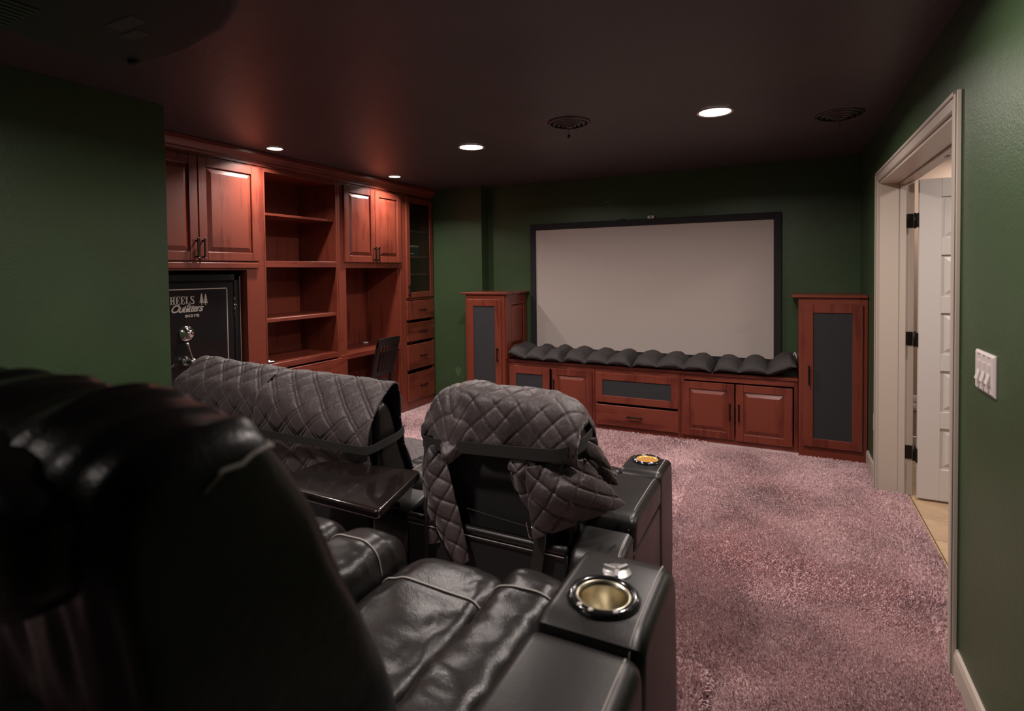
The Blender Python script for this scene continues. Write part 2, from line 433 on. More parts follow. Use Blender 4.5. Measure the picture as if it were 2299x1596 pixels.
# carpet pile: short tufts standing on the floor and on the riser
def tufts(n, x0, x1, y0, y1, z, near):
    x = rng.uniform(x0, x1, n); y = rng.uniform(y0, y1, n)
    P0 = np.stack([x, y, np.zeros(n)], -1)
    lean = vnoise(P0, 1.9, 3)*.8+vnoise(P0, 6, 5)*.5; ang = 2.2*vnoise(P0, 1.2, 9)+rng.normal(0, .8, n)
    hgt = rng.uniform(.008, .015, n); wd = rng.uniform(.0022, .0045, n)*near
    yawt = rng.uniform(0, math.pi, n)
    d = np.stack([np.cos(yawt)*wd, np.sin(yawt)*wd, np.zeros(n)], -1)
    L = np.stack([np.cos(ang)*lean*hgt*.9, np.sin(ang)*lean*hgt*.9, hgt], -1)+rng.normal(0, .0025, (n, 3))
    b = np.stack([x, y, np.full(n, z-.001)], -1)
    return b-d, b+d, b+L+d*.55, b+L-d*.55
def pile(name, sets, parent):
    Q = [np.concatenate([s_[k] for s_ in sets]) for k in range(4)]
    n = len(Q[0]); V = np.stack(Q, 1).reshape(-1, 3)
    me = bpy.data.meshes.new(name); me.vertices.add(4*n); me.vertices.foreach_set('co', V.ravel())
    me.loops.add(4*n); me.polygons.add(n)
    me.polygons.foreach_set('loop_start', np.arange(n)*4)
    me.loops.foreach_set('vertex_index', np.arange(4*n)); me.update(); me.validate()
    me.materials.append(PILE)
    o = bpy.data.objects.new(name, me); COL.objects.link(o); o.parent = parent; o['kind'] = 'stuff'
    return o
pile('carpet_pile', [tufts(170000, -.55, XR-.015, 1.75, 2.9, 0, 1.0), tufts(45000, RX+.01, XR-.015, 1.2, 1.75, 0, 1.0), tufts(120000, -.6, XR-.015, 2.9, 4.9, 0, 1.25), tufts(6000, XR-.015, XR+.155, DY0+.02, DY1-.02, 0, 1.2),
     tufts(60000, -2.5, -.6, 2.75, 4.98, 0, 1.5), tufts(16000, -3.6, -2.5, 2.9, 5.25, 0, 1.5)], fl)
def edge_tufts(n):
    y = rng.uniform(.9, RY-.02, n); q = rng.uniform(-.09, .044+.16, n)      # distance over the edge: top, curve, side
    th = np.clip(q/.028, 0, math.pi/2); nrm = np.stack([np.sin(th), np.zeros(n), np.cos(th)], -1)
    b = np.stack([RX-.028+.028*np.sin(th)+np.minimum(q, 0), y, RZ-.028+.028*np.cos(th)-np.maximum(q-.044, 0)], -1)
    yawt = rng.uniform(0, 2*math.pi, n); tx = np.stack([np.cos(th), np.zeros(n), -np.sin(th)], -1); tyv = np.array([0, 1.0, 0])
    wd = rng.uniform(.0022, .0045, n)[:, None]; d = (np.cos(yawt)[:, None]*tx+np.sin(yawt)[:, None]*tyv)*wd
    L = nrm*rng.uniform(.007, .012, n)[:, None]+rng.normal(0, .003, (n, 3))
    return b-d, b+d, b+L+d*.55, b+L-d*.55
def front_tufts(n):
    x = rng.uniform(-.5, RX-.02, n); th = rng.uniform(0, math.pi/2, n); nrm = np.stack([np.zeros(n), np.cos(th), np.sin(th)], -1)
    b = np.stack([x, RY-.03+.03*np.cos(th), RZ-.03+.03*np.sin(th)], -1)
    d = rng.normal(0, 1, (n, 3)); d -= nrm*np.sum(d*nrm, -1)[:, None]; d *= (rng.uniform(.0022, .0045, n)/np.linalg.norm(d, axis=1))[:, None]
    L = nrm*rng.uniform(.007, .012, n)[:, None]+rng.normal(0, .003, (n, 3))
    return b-d, b+d, b+L+d*.55, b+L-d*.55
pile('carpet_pile', [tufts(9000, -.36, RX-.025, .9, RY-.02, RZ, 1.0), edge_tufts(16000), front_tufts(1500)], rs)

# small flaws on the walls
for k, (px, pz, r) in enumerate([(-1.63, 2.19, .006), (-1.60, 2.17, .004), (-1.585, 2.20, .005), (-1.57, 2.155, .004), (-1.64, 2.145, .003), (-1.555, 2.215, .004)]):
    MB().lathe([(0, -.0025), (r, -.002), (r*.8, 0)], (px, YB, pz), 7, axis=1, cap0=True).build('plaster_chip', CHIP, wb)
m = MB(); a = np.linspace(0, 2*math.pi, 16, endpoint=False)
m.loops([[(-3.33+.035*math.cos(t)*(1+.2*math.sin(3*t)), YJ-.0015, .37+.055*math.sin(t)) for t in a], [(-3.33+.035*math.cos(t)*(1+.2*math.sin(3*t)), YJ, .37+.055*math.sin(t)) for t in a]]); recalc(m.build('paint_patch', PATCH, wbl))

# ================================================================== JOINERY HELPERS
def pull(parent, fr, u, v, w0, length, upright=True, mat=None):
    """bar pull: square bar with flared feet"""
    m = MB(fr); h = length/2; b = .0065
    if upright:
        m.box((u-b, v-h, w0+.020), (u+b, v+h, w0+.030), .002)
        m.box((u-b*1.25, v-h, w0+.026), (u+b*1.25, v-h+.012, w0+.032), .002); m.box((u-b*1.25, v+h-.012, w0+.026), (u+b*1.25, v+h, w0+.032), .002)
        for s_ in (-1, 1): m.box((u-.005, v+s_*(h-.02)-.006, w0-.001), (u+.005, v+s_*(h-.02)+.006, w0+.021), .002)
    else:
        m.box((u-h, v-b, w0+.020), (u+h, v+b, w0+.030), .002)
        for s_ in (-1, 1): m.box((u+s_*(h-.02)-.006, v-.005, w0-.001), (u+s_*(h-.02)+.006, v+.005, w0+.021), .002)
    return m.build('handle', mat or BRONZE, parent)
def raised(fr, u0, u1, v0, v1, w0):
    m = MB(fr); L = []
    for ins, wv in ((-.006, .002), (-.006, .006), (.006, .006), (.036, .0185), (.040, .0185)):
        L.append([(u0+ins, v0+ins, w0+wv), (u1-ins, v0+ins, w0+wv), (u1-ins, v1-ins, w0+wv), (u0+ins, v1-ins, w0+wv)])
    m.loops(L); return m
def leaf(parent, fr, u0, u1, v0, v1, w0, kind='raised', fw=.062, handle=None, name='door', hl=.15):
    """frame of stiles and rails with a raised, cloth or glass panel, and its pull"""
    m = MB(fr); T = .020
    if kind == 'slab':
        m.box((u0, v0, w0), (u1, v1, w0+T), .004)
    else:
        m.box((u0, v0, w0), (u0+fw, v1, w0+T), .003); m.box((u1-fw, v0, w0), (u1, v1, w0+T), .003)
        m.box((u0+fw-.0005, v0, w0), (u1-fw+.0005, v0+fw, w0+T-.0005), .003); m.box((u0+fw-.0005, v1-fw, w0), (u1-fw+.0005, v1, w0+T-.0005), .003)
    grain = (WY if fr is fr_cab else WX) if kind == 'slab' else WZ
    d = m.build(name, grain, parent)
    if kind == 'raised': recalc(raised(fr, u0+fw, u1-fw, v0+fw, v1-fw, w0).build('panel', WZ, d))
    elif kind == 'grille': MB(fr).box((u0+fw-.004, v0+fw-.004, w0+.002), (u1-fw+.004, v1-fw+.004, w0+.011), .001).build('speaker_cloth', GRILLE, d, label='black speaker cloth')
    elif kind == 'glass': MB(fr).box((u0+fw-.004, v0+fw-.004, w0+.008), (u1-fw+.004, v1-fw+.004, w0+.012), .0005).build('glass_pane', GLASS, d, label='clear glass pane')
    if handle: pull(d, fr, handle[0], handle[1], w0+T, hl, handle[2] if len(handle) > 2 else True)
    return d

# ================================================================== BUILT-IN CABINETS ALONG THE LEFT
F = fr_cab; DEP = -.475
# --- cupboard above the safe
a = thing('wall_cupboard', 'cherry wood cupboard with two raised panel doors above the black safe', 'cabinet', (-3.66, 2.45, 0))
m = MB(F); m.box((1.93, 1.60, DEP), (3.005, 1.625, -.02)); m.box((1.93, 2.31, DEP), (3.005, 2.335, -.02)); m.each('carcass_board', WY, a)
m = MB(F); m.box((1.93, 1.60, DEP), (1.95, 2.335, -.02)); m.box((2.985, 0, DEP), (3.005, 2.335, -.02)); m.box((2.845, 0, DEP), (2.862, 1.60, -.02)); m.each('side_panel', WZ, a)
m = MB(F); m.box((1.93, 2.315, -.02), (3.005, 2.36, 0)); m.box((1.93, 1.53, -.02), (3.005, 1.60, 0)); m.each('face_rail', WY, a)
m = MB(F); m.box((2.865, 1.56, -.02), (3.006, 2.33, .0005)); m.box((2.845, 0, -.02), (3.006, 1.56, .0005)); m.each('face_stile', WZ, a)
m = MB(F); m.prism([(0.0, 1.545), (.022, 1.545), (.022, 1.573), (.014, 1.590), (0, 1.590)][::1], 1.95, 2.935, axis=0) if False else m.box((1.95, 1.545, 0), (2.935, 1.585, .022), .004); m.build('valance', WY, a)
leaf(a, F, 1.97, 2.457, 1.598, 2.318, 0, handle=(2.437, 1.68))
leaf(a, F, 2.463, 2.95, 1.598, 2.318, 0, handle=(2.485, 1.68))
# --- open bookcase
b = thing('bookcase', 'open cherry wood bookcase with four empty compartments', 'bookcase', (-3.66, 3.4, 0))
m = MB(F); m.box((3.008, 0, DEP), (3.026, 2.335, -.02)); m.box((3.782, 0, DEP), (3.800, 2.335, -.02)); m.each('side_panel', WZ, b)
MB(F).box((3.008, 0, DEP-.012), (3.80, 2.335, DEP)).build('back_panel', WZ, b)
m = MB(F); m.box((3.026, 2.305, DEP), (3.782, 2.325, -.02)); m.build('top_board', WY, b)
for z0, z1, d in ((1.965, 1.985, -.03), (1.555, 1.60, -.02), (1.112, 1.142, -.015)):
    MB(F).box((3.026, z0, DEP), (3.782, z1, d), .002).build('shelf', WY, b)
MB(F).box((3.0265, .75, DEP), (3.7815, .782, 0), .002).build('shelf', WY, b)
m = MB(F); m.box((3.008, 0, -.02), (3.022, 2.34, .0002)); m.box((3.778, 0, -.02), (3.800, 2.34, .0002)); m.each('face_stile', WZ, b)
m = MB(F); m.box((3.022, 2.30, -.02), (3.778, 2.36, 0)); m.box((3.022, 1.552, -.0198), (3.778, 1.602, 0)); m.box((3.022, .735, -.02), (3.778, .755, 0)); m.each('face_rail', WY, b)
leaf(b, F, 3.012, 3.815, .435, .722, .0005, 'slab', name='drawer', handle=(3.41, .58, False))
leaf(b, F, 3.012, 3.815, .115, .425, .0005, 'slab', name='drawer', handle=(3.41, .27, False))
MB(F).box((3.008, 0, -.02), (3.80, .10, -.002)).build('plinth', WY, b)
# --- desk with cupboard above
c = thing('desk_hutch', 'cherry wood desk niche with two raised panel doors above and knee space below', 'desk', (-3.66, 4.3, 0))
m = MB(F); m.box((3.803, 0, DEP), (3.821, 2.335, -.02)); m.box((4.682, .0, DEP), (4.698, 2.335, -.02)); m.each('side_panel', WZ, c)
MB(F).box((3.803, 0, DEP-.012), (4.70, 2.335, DEP)).build('back_panel', WZ, c)
m = MB(F); m.box((3.821, 1.56, DEP), (4.682, 1.585, -.02)); m.box((3.821, 2.305, DEP), (4.682, 2.325, -.02)); m.each('carcass_board', WY, c)
m = MB(F); m.box((3.803, 0, -.02), (3.897, 2.34, .0003)); m.box((4.688, 1.53, -.02), (4.701, 2.34, .0003)); m.each('face_stile', WZ, c)
m = MB(F); m.box((3.897, 2.30, -.02), (4.688, 2.36, 0)); m.box((3.897, 1.545, -.02), (4.688, 1.60, 0)); m.each('face_rail', WY, c)
MB(F).box((3.8215, .692, DEP), (4.6815, .742, .004), .004).build('desk_top', WY, c)
leaf(c, F, 3.868, 4.292, 1.600, 2.312, .001, handle=(4.268, 1.68))
leaf(c, F, 4.298, 4.705, 1.600, 2.312, .001, handle=(4.320, 1.68))
# --- tall cabinet: glass door over four drawers
d = thing('glass_cabinet', 'tall narrow cherry wood cabinet with a glass door over four drawers', 'cabinet', (-3.66, 5.0, 0))
m = MB(F); m.box((4.702, 0, DEP), (4.722, 2.335, -.02)); m.box((5.275, 0, DEP), (5.295, 2.335, -.02)); m.each('side_panel', WZ, d)
MB(F).box((4.702, 0, DEP-.012), (5.295, 2.335, DEP)).build('back_panel', WZ, d)
for z in (1.215, 1.465, 1.66, 1.94, 2.305): MB(F).box((4.7225, z, DEP), (5.2745, z+.02, -.03), .002).build('shelf', WY, d)
m = MB(F); m.box((4.702, 0, -.02), (4.800, 2.34, .0004)); m.box((5.268, 0, -.02), (5.297, 2.34, .0004)); m.each('face_stile', WZ, d)
m = MB(F); m.box((4.80, 2.30, -.02), (5.268, 2.36, 0)); m.box((4.80, 1.195, -.02), (5.268, 1.225, 0)); m.box((4.80, 0, -.02), (5.268, .09, 0)); m.each('face_rail', WY, d)
leaf(d, F, 4.793, 5.282, 1.222, 2.312, .001, 'glass', fw=.06, handle=(4.812, 1.30), hl=.13)
for z0, z1 in ((.980, 1.188), (.742, .948), (.436, .710), (.092, .396)):
    leaf(d, F, 4.788, 5.285, z0, z1, .001, 'slab', name='drawer', handle=(5.05, (z0+z1)/2+.0, False), hl=.13)
# --- crown moulding over the whole run
cp = [(.0015, 2.335), (.012, 2.335), (.012, 2.350), (.020, 2.358), (.022, 2.372), (.040, 2.395), (.058, 2.408), (.060, 2.437), (.0015, 2.437)]
m = MB(); m.prism([(z, -3.66+x) for x, z in cp], 1.93, 5.298, axis=1); cm = recalc(m.build('crown_moulding', WY)); tag(cm, 'stepped cherry wood crown moulding between the cabinets and the dark ceiling', 'moulding')

# --- small things in the cabinets
o = thing('desk_outlet', 'black power outlet in the back of the desk niche', 'outlet', (-4.13, 4.14, .98))
MB(F).box((4.103, .92, DEP+.0005), (4.177, 1.04, DEP+.007), .003).build('plate', MATTB, o)
for z in (.95, 1.01): MB(F).box((4.122, z-.017, DEP+.006), (4.158, z+.017, DEP+.009), .003).build('socket', GLOSSB, o)
o = thing('cable_grommet', 'small white cable grommet on the desk top in the back corner', 'grommet', (-4.06, 4.60, .743))
MB().lathe([(0, .743), (.030, .743), (.030, .748), (.022, .752), (.012, .752), (.010, .747), (0, .747)], (-4.07, 4.61, 0), 20).build('ring', WHITEP, o, True)
o = MB().tube([(-4.05, 4.57, .69), (-4.03, 4.56, .62), (-4.06, 4.57, .50), (-4.04, 4.575, .38), (-4.06, 4.57, .2), (-4.05, 4.56, .0)], .003, 6).build('cable', MATTB, None, True); tag(o, 'thin dark cable hanging under the desk top', 'cable')
o = thing('power_strip', 'small white power strip low in the desk knee space', 'power strip', (-4.1, 4.05, .42))
MB(F).box((3.98, .39, DEP+.0005), (4.16, .43, DEP+.035), .004).build('housing', WHITEP, o)
for u in (4.02, 4.07, 4.12): MB(F).box((u-.013, .40, DEP+.034), (u+.013, .42, DEP+.037), .002).build('socket', MATTB, o)
o = thing('media_receiver', 'black media player with a silver front strip behind the glass door', 'media player', (-3.85, 4.96, 1.681))
MB(F).box((4.76, 1.6825, -.38), (5.115, 1.775, -.05), .004).build('case', GLOSSB, o)
MB(F).box((4.79, 1.72, -.05), (5.09, 1.765, -.046), .001).build('fascia', MATTB, o)
MB(F).box((4.93, 1.70, -.05), (5.02, 1.712, -.046), .001).build('display', SILVER, o)
o = thing('disc_player', 'thin silver disc player with a red end on top of the media player', 'media player', (-3.85, 4.96, 1.776))
MB(F).box((4.78, 1.7765, -.30), (5.095, 1.800, -.055), .002).build('case', SILVER, o)
MB(F).box((5.097, 1.7775, -.20), (5.12, 1.799, -.055), .002).build('end_cap', REDP, o)
o = thing('latch', 'small black latch at the front corner of the lowest bookcase shelf', 'latch', (-3.69, 3.07, .783))
MB(F).box((3.045, .7825, -.06), (3.10, .80, -.022), .004).build('body', GLOSSB, o); MB(F).box((3.045, .7985, -.045), (3.062, .806, -.03), .002).build('catch', CHROME, o)

# ================================================================== THE SAFE
s = thing('gun_safe', 'gloss black steel safe with chrome dial and three-spoke handle under the cupboard', 'safe', (-3.66, 2.4, 0))
SW = -.045
m = MB(F); m.box((1.99, .02, DEP+.03), (2.838, 1.505, SW-.05), .012); m.build('body', GLOSSB, s)
m = MB(F)
for (q0, q1) in (((1.99, .02), (2.838, .075)), ((1.99, 1.45), (2.838, 1.505)), ((1.99, .02), (2.05, 1.505)), ((2.775, .02), (2.838, 1.505))): m.box((q0[0], q0[1], SW-.06), (q1[0], q1[1], SW-.012), .006)
m.build('body_rim', GLOSSB, s)
m = MB(F); m.box((2.822, .03, SW-.0125), (2.828, 1.485, SW-.009), .001); m.build('rim_highlight', SILVER, s, label='pale grey strip painting the highlight on the body edge')  # highlight along the body edge, put in as a pale strip
dr = MB(F).box((2.055, .08, SW-.05), (2.765, 1.445, SW), .008).build('door', GLOSSB, s)
m = MB(F)
for (q0, q1) in (((2.105, .13), (2.112, 1.402)), ((2.704, .13), (2.711, 1.402)), ((2.105, .13), (2.711, .137)), ((2.105, 1.395), (2.711, 1.402))): m.box((q0[0], q0[1], SW-.001), (q1[0], q1[1], SW+.0012), .0004)
m.build('pinstripe', SILVER, dr, label='silver pinstripe border')
for z in (1.27, .30):
    m = MB(F)
    for (z0, z1, r) in ((z-.075, z-.001, .013), (z+.001, z+.075, .012)):
        aa = np.linspace(0, 2*math.pi, 16, endpoint=False)
        m.loops([[(2.768+rr*math.cos(t), zz, SW-.002+rr*math.sin(t)) for t in aa] for zz, rr in ((z0, 0.004), (z0, r), (z1, r), (z1, .004))])
    recalc(m.build('hinge', GLOSSB, s, True))
    MB(F).box((2.754, z-.004, SW-.004), (2.782, z+.004, SW+.0125), .001).build('hinge_washer', CHROME, s)
# lettering
LW = SW+.0015
def bars(m, R, x, z, sx, sz):
    for (x0, y0, x1, y1) in R: m.box((x+x0*sx, z+y0*sz, SW-.001), (x+x1*sx, z+y1*sz, LW), .0001)
GL = {'H': [(.1, 0, .34, 1), (.6, 0, .84, 1), (.34, .44, .6, .56), (0, 0, .44, .07), (0, .93, .44, 1), (.5, 0, .94, .07), (.5, .93, .94, 1)],
      'E': [(.1, 0, .36, 1), (0, 0, .8, .08), (0, .92, .8, 1), (.36, .46, .58, .54), (.7, 0, .8, .3), (.7, .7, .8, 1), (.54, .36, .6, .64)],
      'L': [(.1, 0, .36, 1), (0, .93, .46, 1), (0, 0, .8, .08), (.7, 0, .8, .32)],
      'S': [(.12, .91, .68, 1), (.04, .6, .28, .93), (.1, .52, .5, .64), (.3, .40, .68, .52), (.50, .08, .74, .44), (.1, 0, .66, .09), (.64, .70, .71, 1), (.04, 0, .11, .30)]}
m = MB(F); x = 2.284
for ch in 'HEELS':
    bars(m, GL[ch], x, 1.296, .0385, .056); x += .0385*(1.0 if ch == 'H' else .90)
# W standing behind the corner of the wall
for (p0, p1, th) in (((2.222, 1.352), (2.236, 1.296), .009), ((2.236, 1.296), (2.248, 1.352), .005), ((2.248, 1.352), (2.262, 1.296), .009), ((2.262, 1.296), (2.274, 1.352), .005)):
    m.loops([[(p0[0], p0[1], w_), (p0[0]+th, p0[1], w_), (p1[0]+th, p1[1], w_), (p1[0], p1[1], w_)] for w_ in (SW-.001, LW)])
recalc(m.build('lettering_wheels', SILVER, dr, label='silver block lettering WHEELS'))
def text(name, body, u, v, size, shear, parent, mat, off=.0, sp=1.0, w0=SW, lab=None):
    cu = bpy.data.curves.new(name, 'FONT'); cu.body = body; cu.size = size; cu.shear = shear; cu.offset = off; cu.space_character = sp; cu.extrude = .0006
    t = bpy.data.objects.new(name, cu); COL.objects.link(t)
    dg = bpy.context.evaluated_depsgraph_get(); me = bpy.data.meshes.new_from_object(t.evaluated_get(dg)); bpy.data.objects.remove(t)
    V = np.zeros(len(me.vertices)*3); me.vertices.foreach_get('co', V); V = V.reshape(-1, 3)
    W_ = fr_cab(np.stack([u+V[:, 0], v+V[:, 1], w0+.0007+V[:, 2]], -1))-BASE[parent.name]
    me.vertices.foreach_set('co', W_.ravel()); me.materials.clear(); me.materials.append(mat); me.update()
    o = bpy.data.objects.new(name, me); COL.objects.link(o); o.parent = parent; BASE[o.name] = BASE[parent.name]
    if lab: o['label'] = lab
    return o
text('lettering_outfitters', 'Outfitters', 2.283, 1.243, .073, .42, dr, SILVER, .0016, .80, lab='silver slanted script Outfitters')
text('lettering_since', 'SINCE 1902', 2.385, 1.206, .0245, .0, dr, SILVER, .0007, .84, lab='silver lettering SINCE 1902')
m = MB(F)
for (tx, tz, h) in ((2.509, 1.287, .082), (2.539, 1.283, .082)):
    nl = 6
    for q in range(nl):
        z0 = tz+.012+h*q/nl*.86; wd = .019*(1-q/nl*.80); z1 = z0+h*.26
        z1 = min(z1, tz+h)
        m.loops([[(tx-wd, z0, w_), (tx-wd*.35, z0+.003, w_), (tx+wd*.35, z0+.003, w_), (tx+wd, z0, w_), (tx, z1, w_)] for w_ in (SW-.001, LW+.0001*q)])
    m.box((tx-.003, tz, SW-.001), (tx+.003, tz+.016, LW), .0001)
recalc(m.build('pine_tree_emblem', SILVER, dr, label='silver emblem of two pine trees'))
def lathe_w(parent, name, prof, u, v, mat, n=28):
    aa = np.linspace(0, 2*math.pi, n, endpoint=False)
    m = MB(F); m.loops([[(u+r*math.cos(t), v+r*math.sin(t), w_) for t in aa] for r, w_ in prof]); return recalc(m.build(name, mat, parent, True))
dl = lathe_w(dr, 'dial', [(.001, SW), (.052, SW), (.052, SW+.010), (.046, SW+.016), (.040, SW+.016), (.038, SW+.022), (.028, SW+.030), (.026, SW+.052), (.022, SW+.056), (.001, SW+.056)], 2.391, 1.095, CHROME)
hb = lathe_w(dr, 'handle_hub', [(.001, SW), (.034, SW), (.034, SW+.012), (.018, SW+.02), (.018, SW+.065), (.024, SW+.072), (.024, SW+.092), (.018, SW+.098), (.001, SW+.098)], 2.385, .905, CHROME)
for ang in (112, -8, 232):
    t = math.radians(ang); m = MB(F); P = np.array([(2.385+math.cos(t)*r_, .905+math.sin(t)*r_, SW+.082+.018*(r_/.14)) for r_ in np.linspace(.02, .15, 9)])
    m.tube(P, [.008, .0075, .007, .007, .0075, .008, .010, .013, .010], 10); recalc(m.build('handle_spoke', CHROME, dr, True))

# ================================================================== BENCH UNDER THE SCREEN
FB = fr_y(4.99)
groups = 'low cherry bench cabinets under the screen'
def bench_unit(label, x0, x1, shelf=True):
    t = thing('bench_cabinet', label, 'cabinet', ((x0+x1)/2, 4.99, 0), groups)
    m = MB(FB); m.box((x0+.001, 0, -.452), (x0+.018, .578, -.02)); m.box((x1-.018, 0, -.452), (x1-.001, .578, -.02)); m.each('side_panel', WZ, t)
    m = MB(FB); m.box((x0+.018, .04, -.452), (x1-.018, .058, -.02)); m.build('base_board', WX, t)
    m = MB(FB); m.box((x0+.001, 0, -.02), (x0+.03, .578, 0)); m.box((x1-.03, 0, -.02), (x1-.001, .578, 0)); m.each('face_stile', WZ, t)
    m = MB(FB); m.box((x0+.03, .53, -.02), (x1-.03, .578, -.0002)); m.box((x0+.03, 0, -.02), (x1-.03, .045, -.0002)); m.each('face_rail', WX, t)
    return t
u1 = bench_unit('bench cabinet with a speaker cloth door beside a raised panel door', -2.536, -1.62)
leaf(u1, FB, -2.516, -2.076, .045, .545, 0, 'grille', fw=.075)
leaf(u1, FB, -2.052, -1.642, .045, .545, 0, handle=(-2.025, .37))
u2 = bench_unit('bench cabinet with a wide speaker cloth panel above one drawer', -1.62, -.83)
leaf(u2, FB, -1.606, -.846, .262, .540, 0, 'grille', fw=.066, name='flap')
leaf(u2, FB, -1.606, -.846, .050, .240, 0, 'slab', name='drawer', handle=(-1.235, .150, False), hl=.15)
u3 = bench_unit('bench cabinet with a pair of raised panel doors and two upright pulls', -.83, .09)
leaf(u3, FB, -.818, -.389, .045, .520, 0, handle=(-.423, .285)); leaf(u3, FB, -.379, .050, .042, .520, 0, handle=(-.352, .285))
bt = tag(MB(FB).box((-2.537, .5785, -.455), (.089, .606, .012), .004).build('worktop', WX), 'long cherry wood bench top under the tufted cushions', 'bench top')

# ================================================================== SPEAKER TOWERS
FT = fr_y(4.92)
def tower(label, x0, x1, tx0, tx1, hx):
    t = thing('speaker_tower', label, 'speaker cabinet', ((x0+x1)/2, 4.92, 0), 'tall speaker towers beside the screen')
    m = MB(FT); m.box((x0, 0, -.52), (x0+.018, 1.262, -.02)); m.box((x1-.018, 0, -.52), (x1, 1.262, -.02)); m.each('side_panel', WZ, t)
    MB(FT).box((x0+.018, .03, -.525), (x1-.018, 1.262, -.50)).build('back_panel', WZ, t)
    m = MB(FT); m.box((x0, 0, -.02), (x0+.045, 1.262, 0)); m.box((x1-.045, 0, -.02), (x1, 1.262, 0)); m.each('face_stile', WZ, t)
    m = MB(FT); m.box((x0+.045, 1.20, -.02), (x1-.045, 1.262, -.0002)); m.box((x0+.045, 0, -.02), (x1-.045, .10, -.0002)); m.each('face_rail', WX, t)
    MB(FT).box((tx0, 1.2625, -.524), (tx1, 1.284, .022), .005).build('top', WX, t)
    leaf(t, FT, x0+.033, x1-.033, .088, 1.213, 0, 'grille', fw=.068, handle=(hx, .655))
    return t
tl = tower('speaker tower standing clear of the wall with a raised panel side, by the glass cabinet', -2.99, -2.538, -3.044, -2.497, -2.603)
def sidepanel(t, x):
    fr = lambda p: np.stack([x+np.asarray(p)[..., 2], np.asarray(p)[..., 0], np.asarray(p)[..., 1]], -1)
    m = MB(fr); y0, y1, z0, z1, fw = 4.94, 5.435, .607, 1.2620, .085
    m.box((y0, z0, 0), (y0+fw+.03, z1, .012), .002); m.box((y1-fw, z0, 0), (y1, z1, .012), .002); m.box((y0+fw+.03, z0, 0), (y1-fw, z0+.13, .0118), .002); m.box((y0+fw+.03, z1-.11, 0), (y1-fw, z1, .0118), .002)
    q = m.build('side_frame', WZ, t); recalc(raised(fr, y0+fw+.03, y1-fw, z0+.13, z1-.11, -.006).build('panel', WZ, q))
sidepanel(tl, -2.538)
tower('speaker tower fitted tight into the corner by the door opening', .092, .556, .040, .5575, .163)

# ================================================================== PROJECTION SCREEN
sc = thing('projection_screen', 'wide pale projection screen in a black velvet frame on the green wall', 'projector screen', (-1.23, 5.4, .62))
FS = fr_y(YB-.002); SX0, SX1, SZ0, SZ1, SFW = -2.468, -.035, .622, 1.995, .062
T_ = .038
m = MB(FS); m.box((SX0, SZ0, 0), (SX0+SFW, SZ1, T_), .003); m.build('frame_bar', VELVET, sc); MB(FS).box((SX1-SFW, SZ0, 0), (SX1, SZ1, T_), .003).build('frame_bar', VELVET, sc)
MB(FS).box((SX0+SFW, SZ1-SFW, 0), (SX1-SFW, SZ1, T_), .003).build('frame_bar', VELVET, sc); MB(FS).box((SX0+SFW, SZ0, 0), (SX1-SFW, SZ0+SFW, T_), .003).build('frame_bar', VELVET, sc)
MB(FS).box((SX0+SFW-.01, SZ0+SFW-.01, .012), (SX1-SFW+.01, SZ1-SFW+.01, .022), .001).build('screen_fabric', SCREEN, sc)
o = thing('sensor_bar', 'small white box standing on the top edge of the screen frame', 'sensor', (-1.18, 5.425, SZ1)); MB(FS).box((-1.21, SZ1+.0005, .008), (-1.148, SZ1+.028, .034), .003).build('case', WHITEP, o); MB(FS).box((-1.19, SZ1+.008, .0335), (-1.168, SZ1+.02, .036), .002).build('window', MATTB, o)
o = thing('wall_bracket', 'small dark clip with white ends on the top edge of the screen frame', 'bracket', (-1.48, 5.425, SZ1))
MB(FS).box((-1.51, SZ1+.0005, .010), (-1.448, SZ1+.016, .030), .003).build('clip', BRONZE, o)
for u in (-1.50, -1.458): MB(FS).box((u-.006, SZ1+.0155, .012), (u+.006, SZ1+.020, .026), .002).build('cap', WHITEP, o)

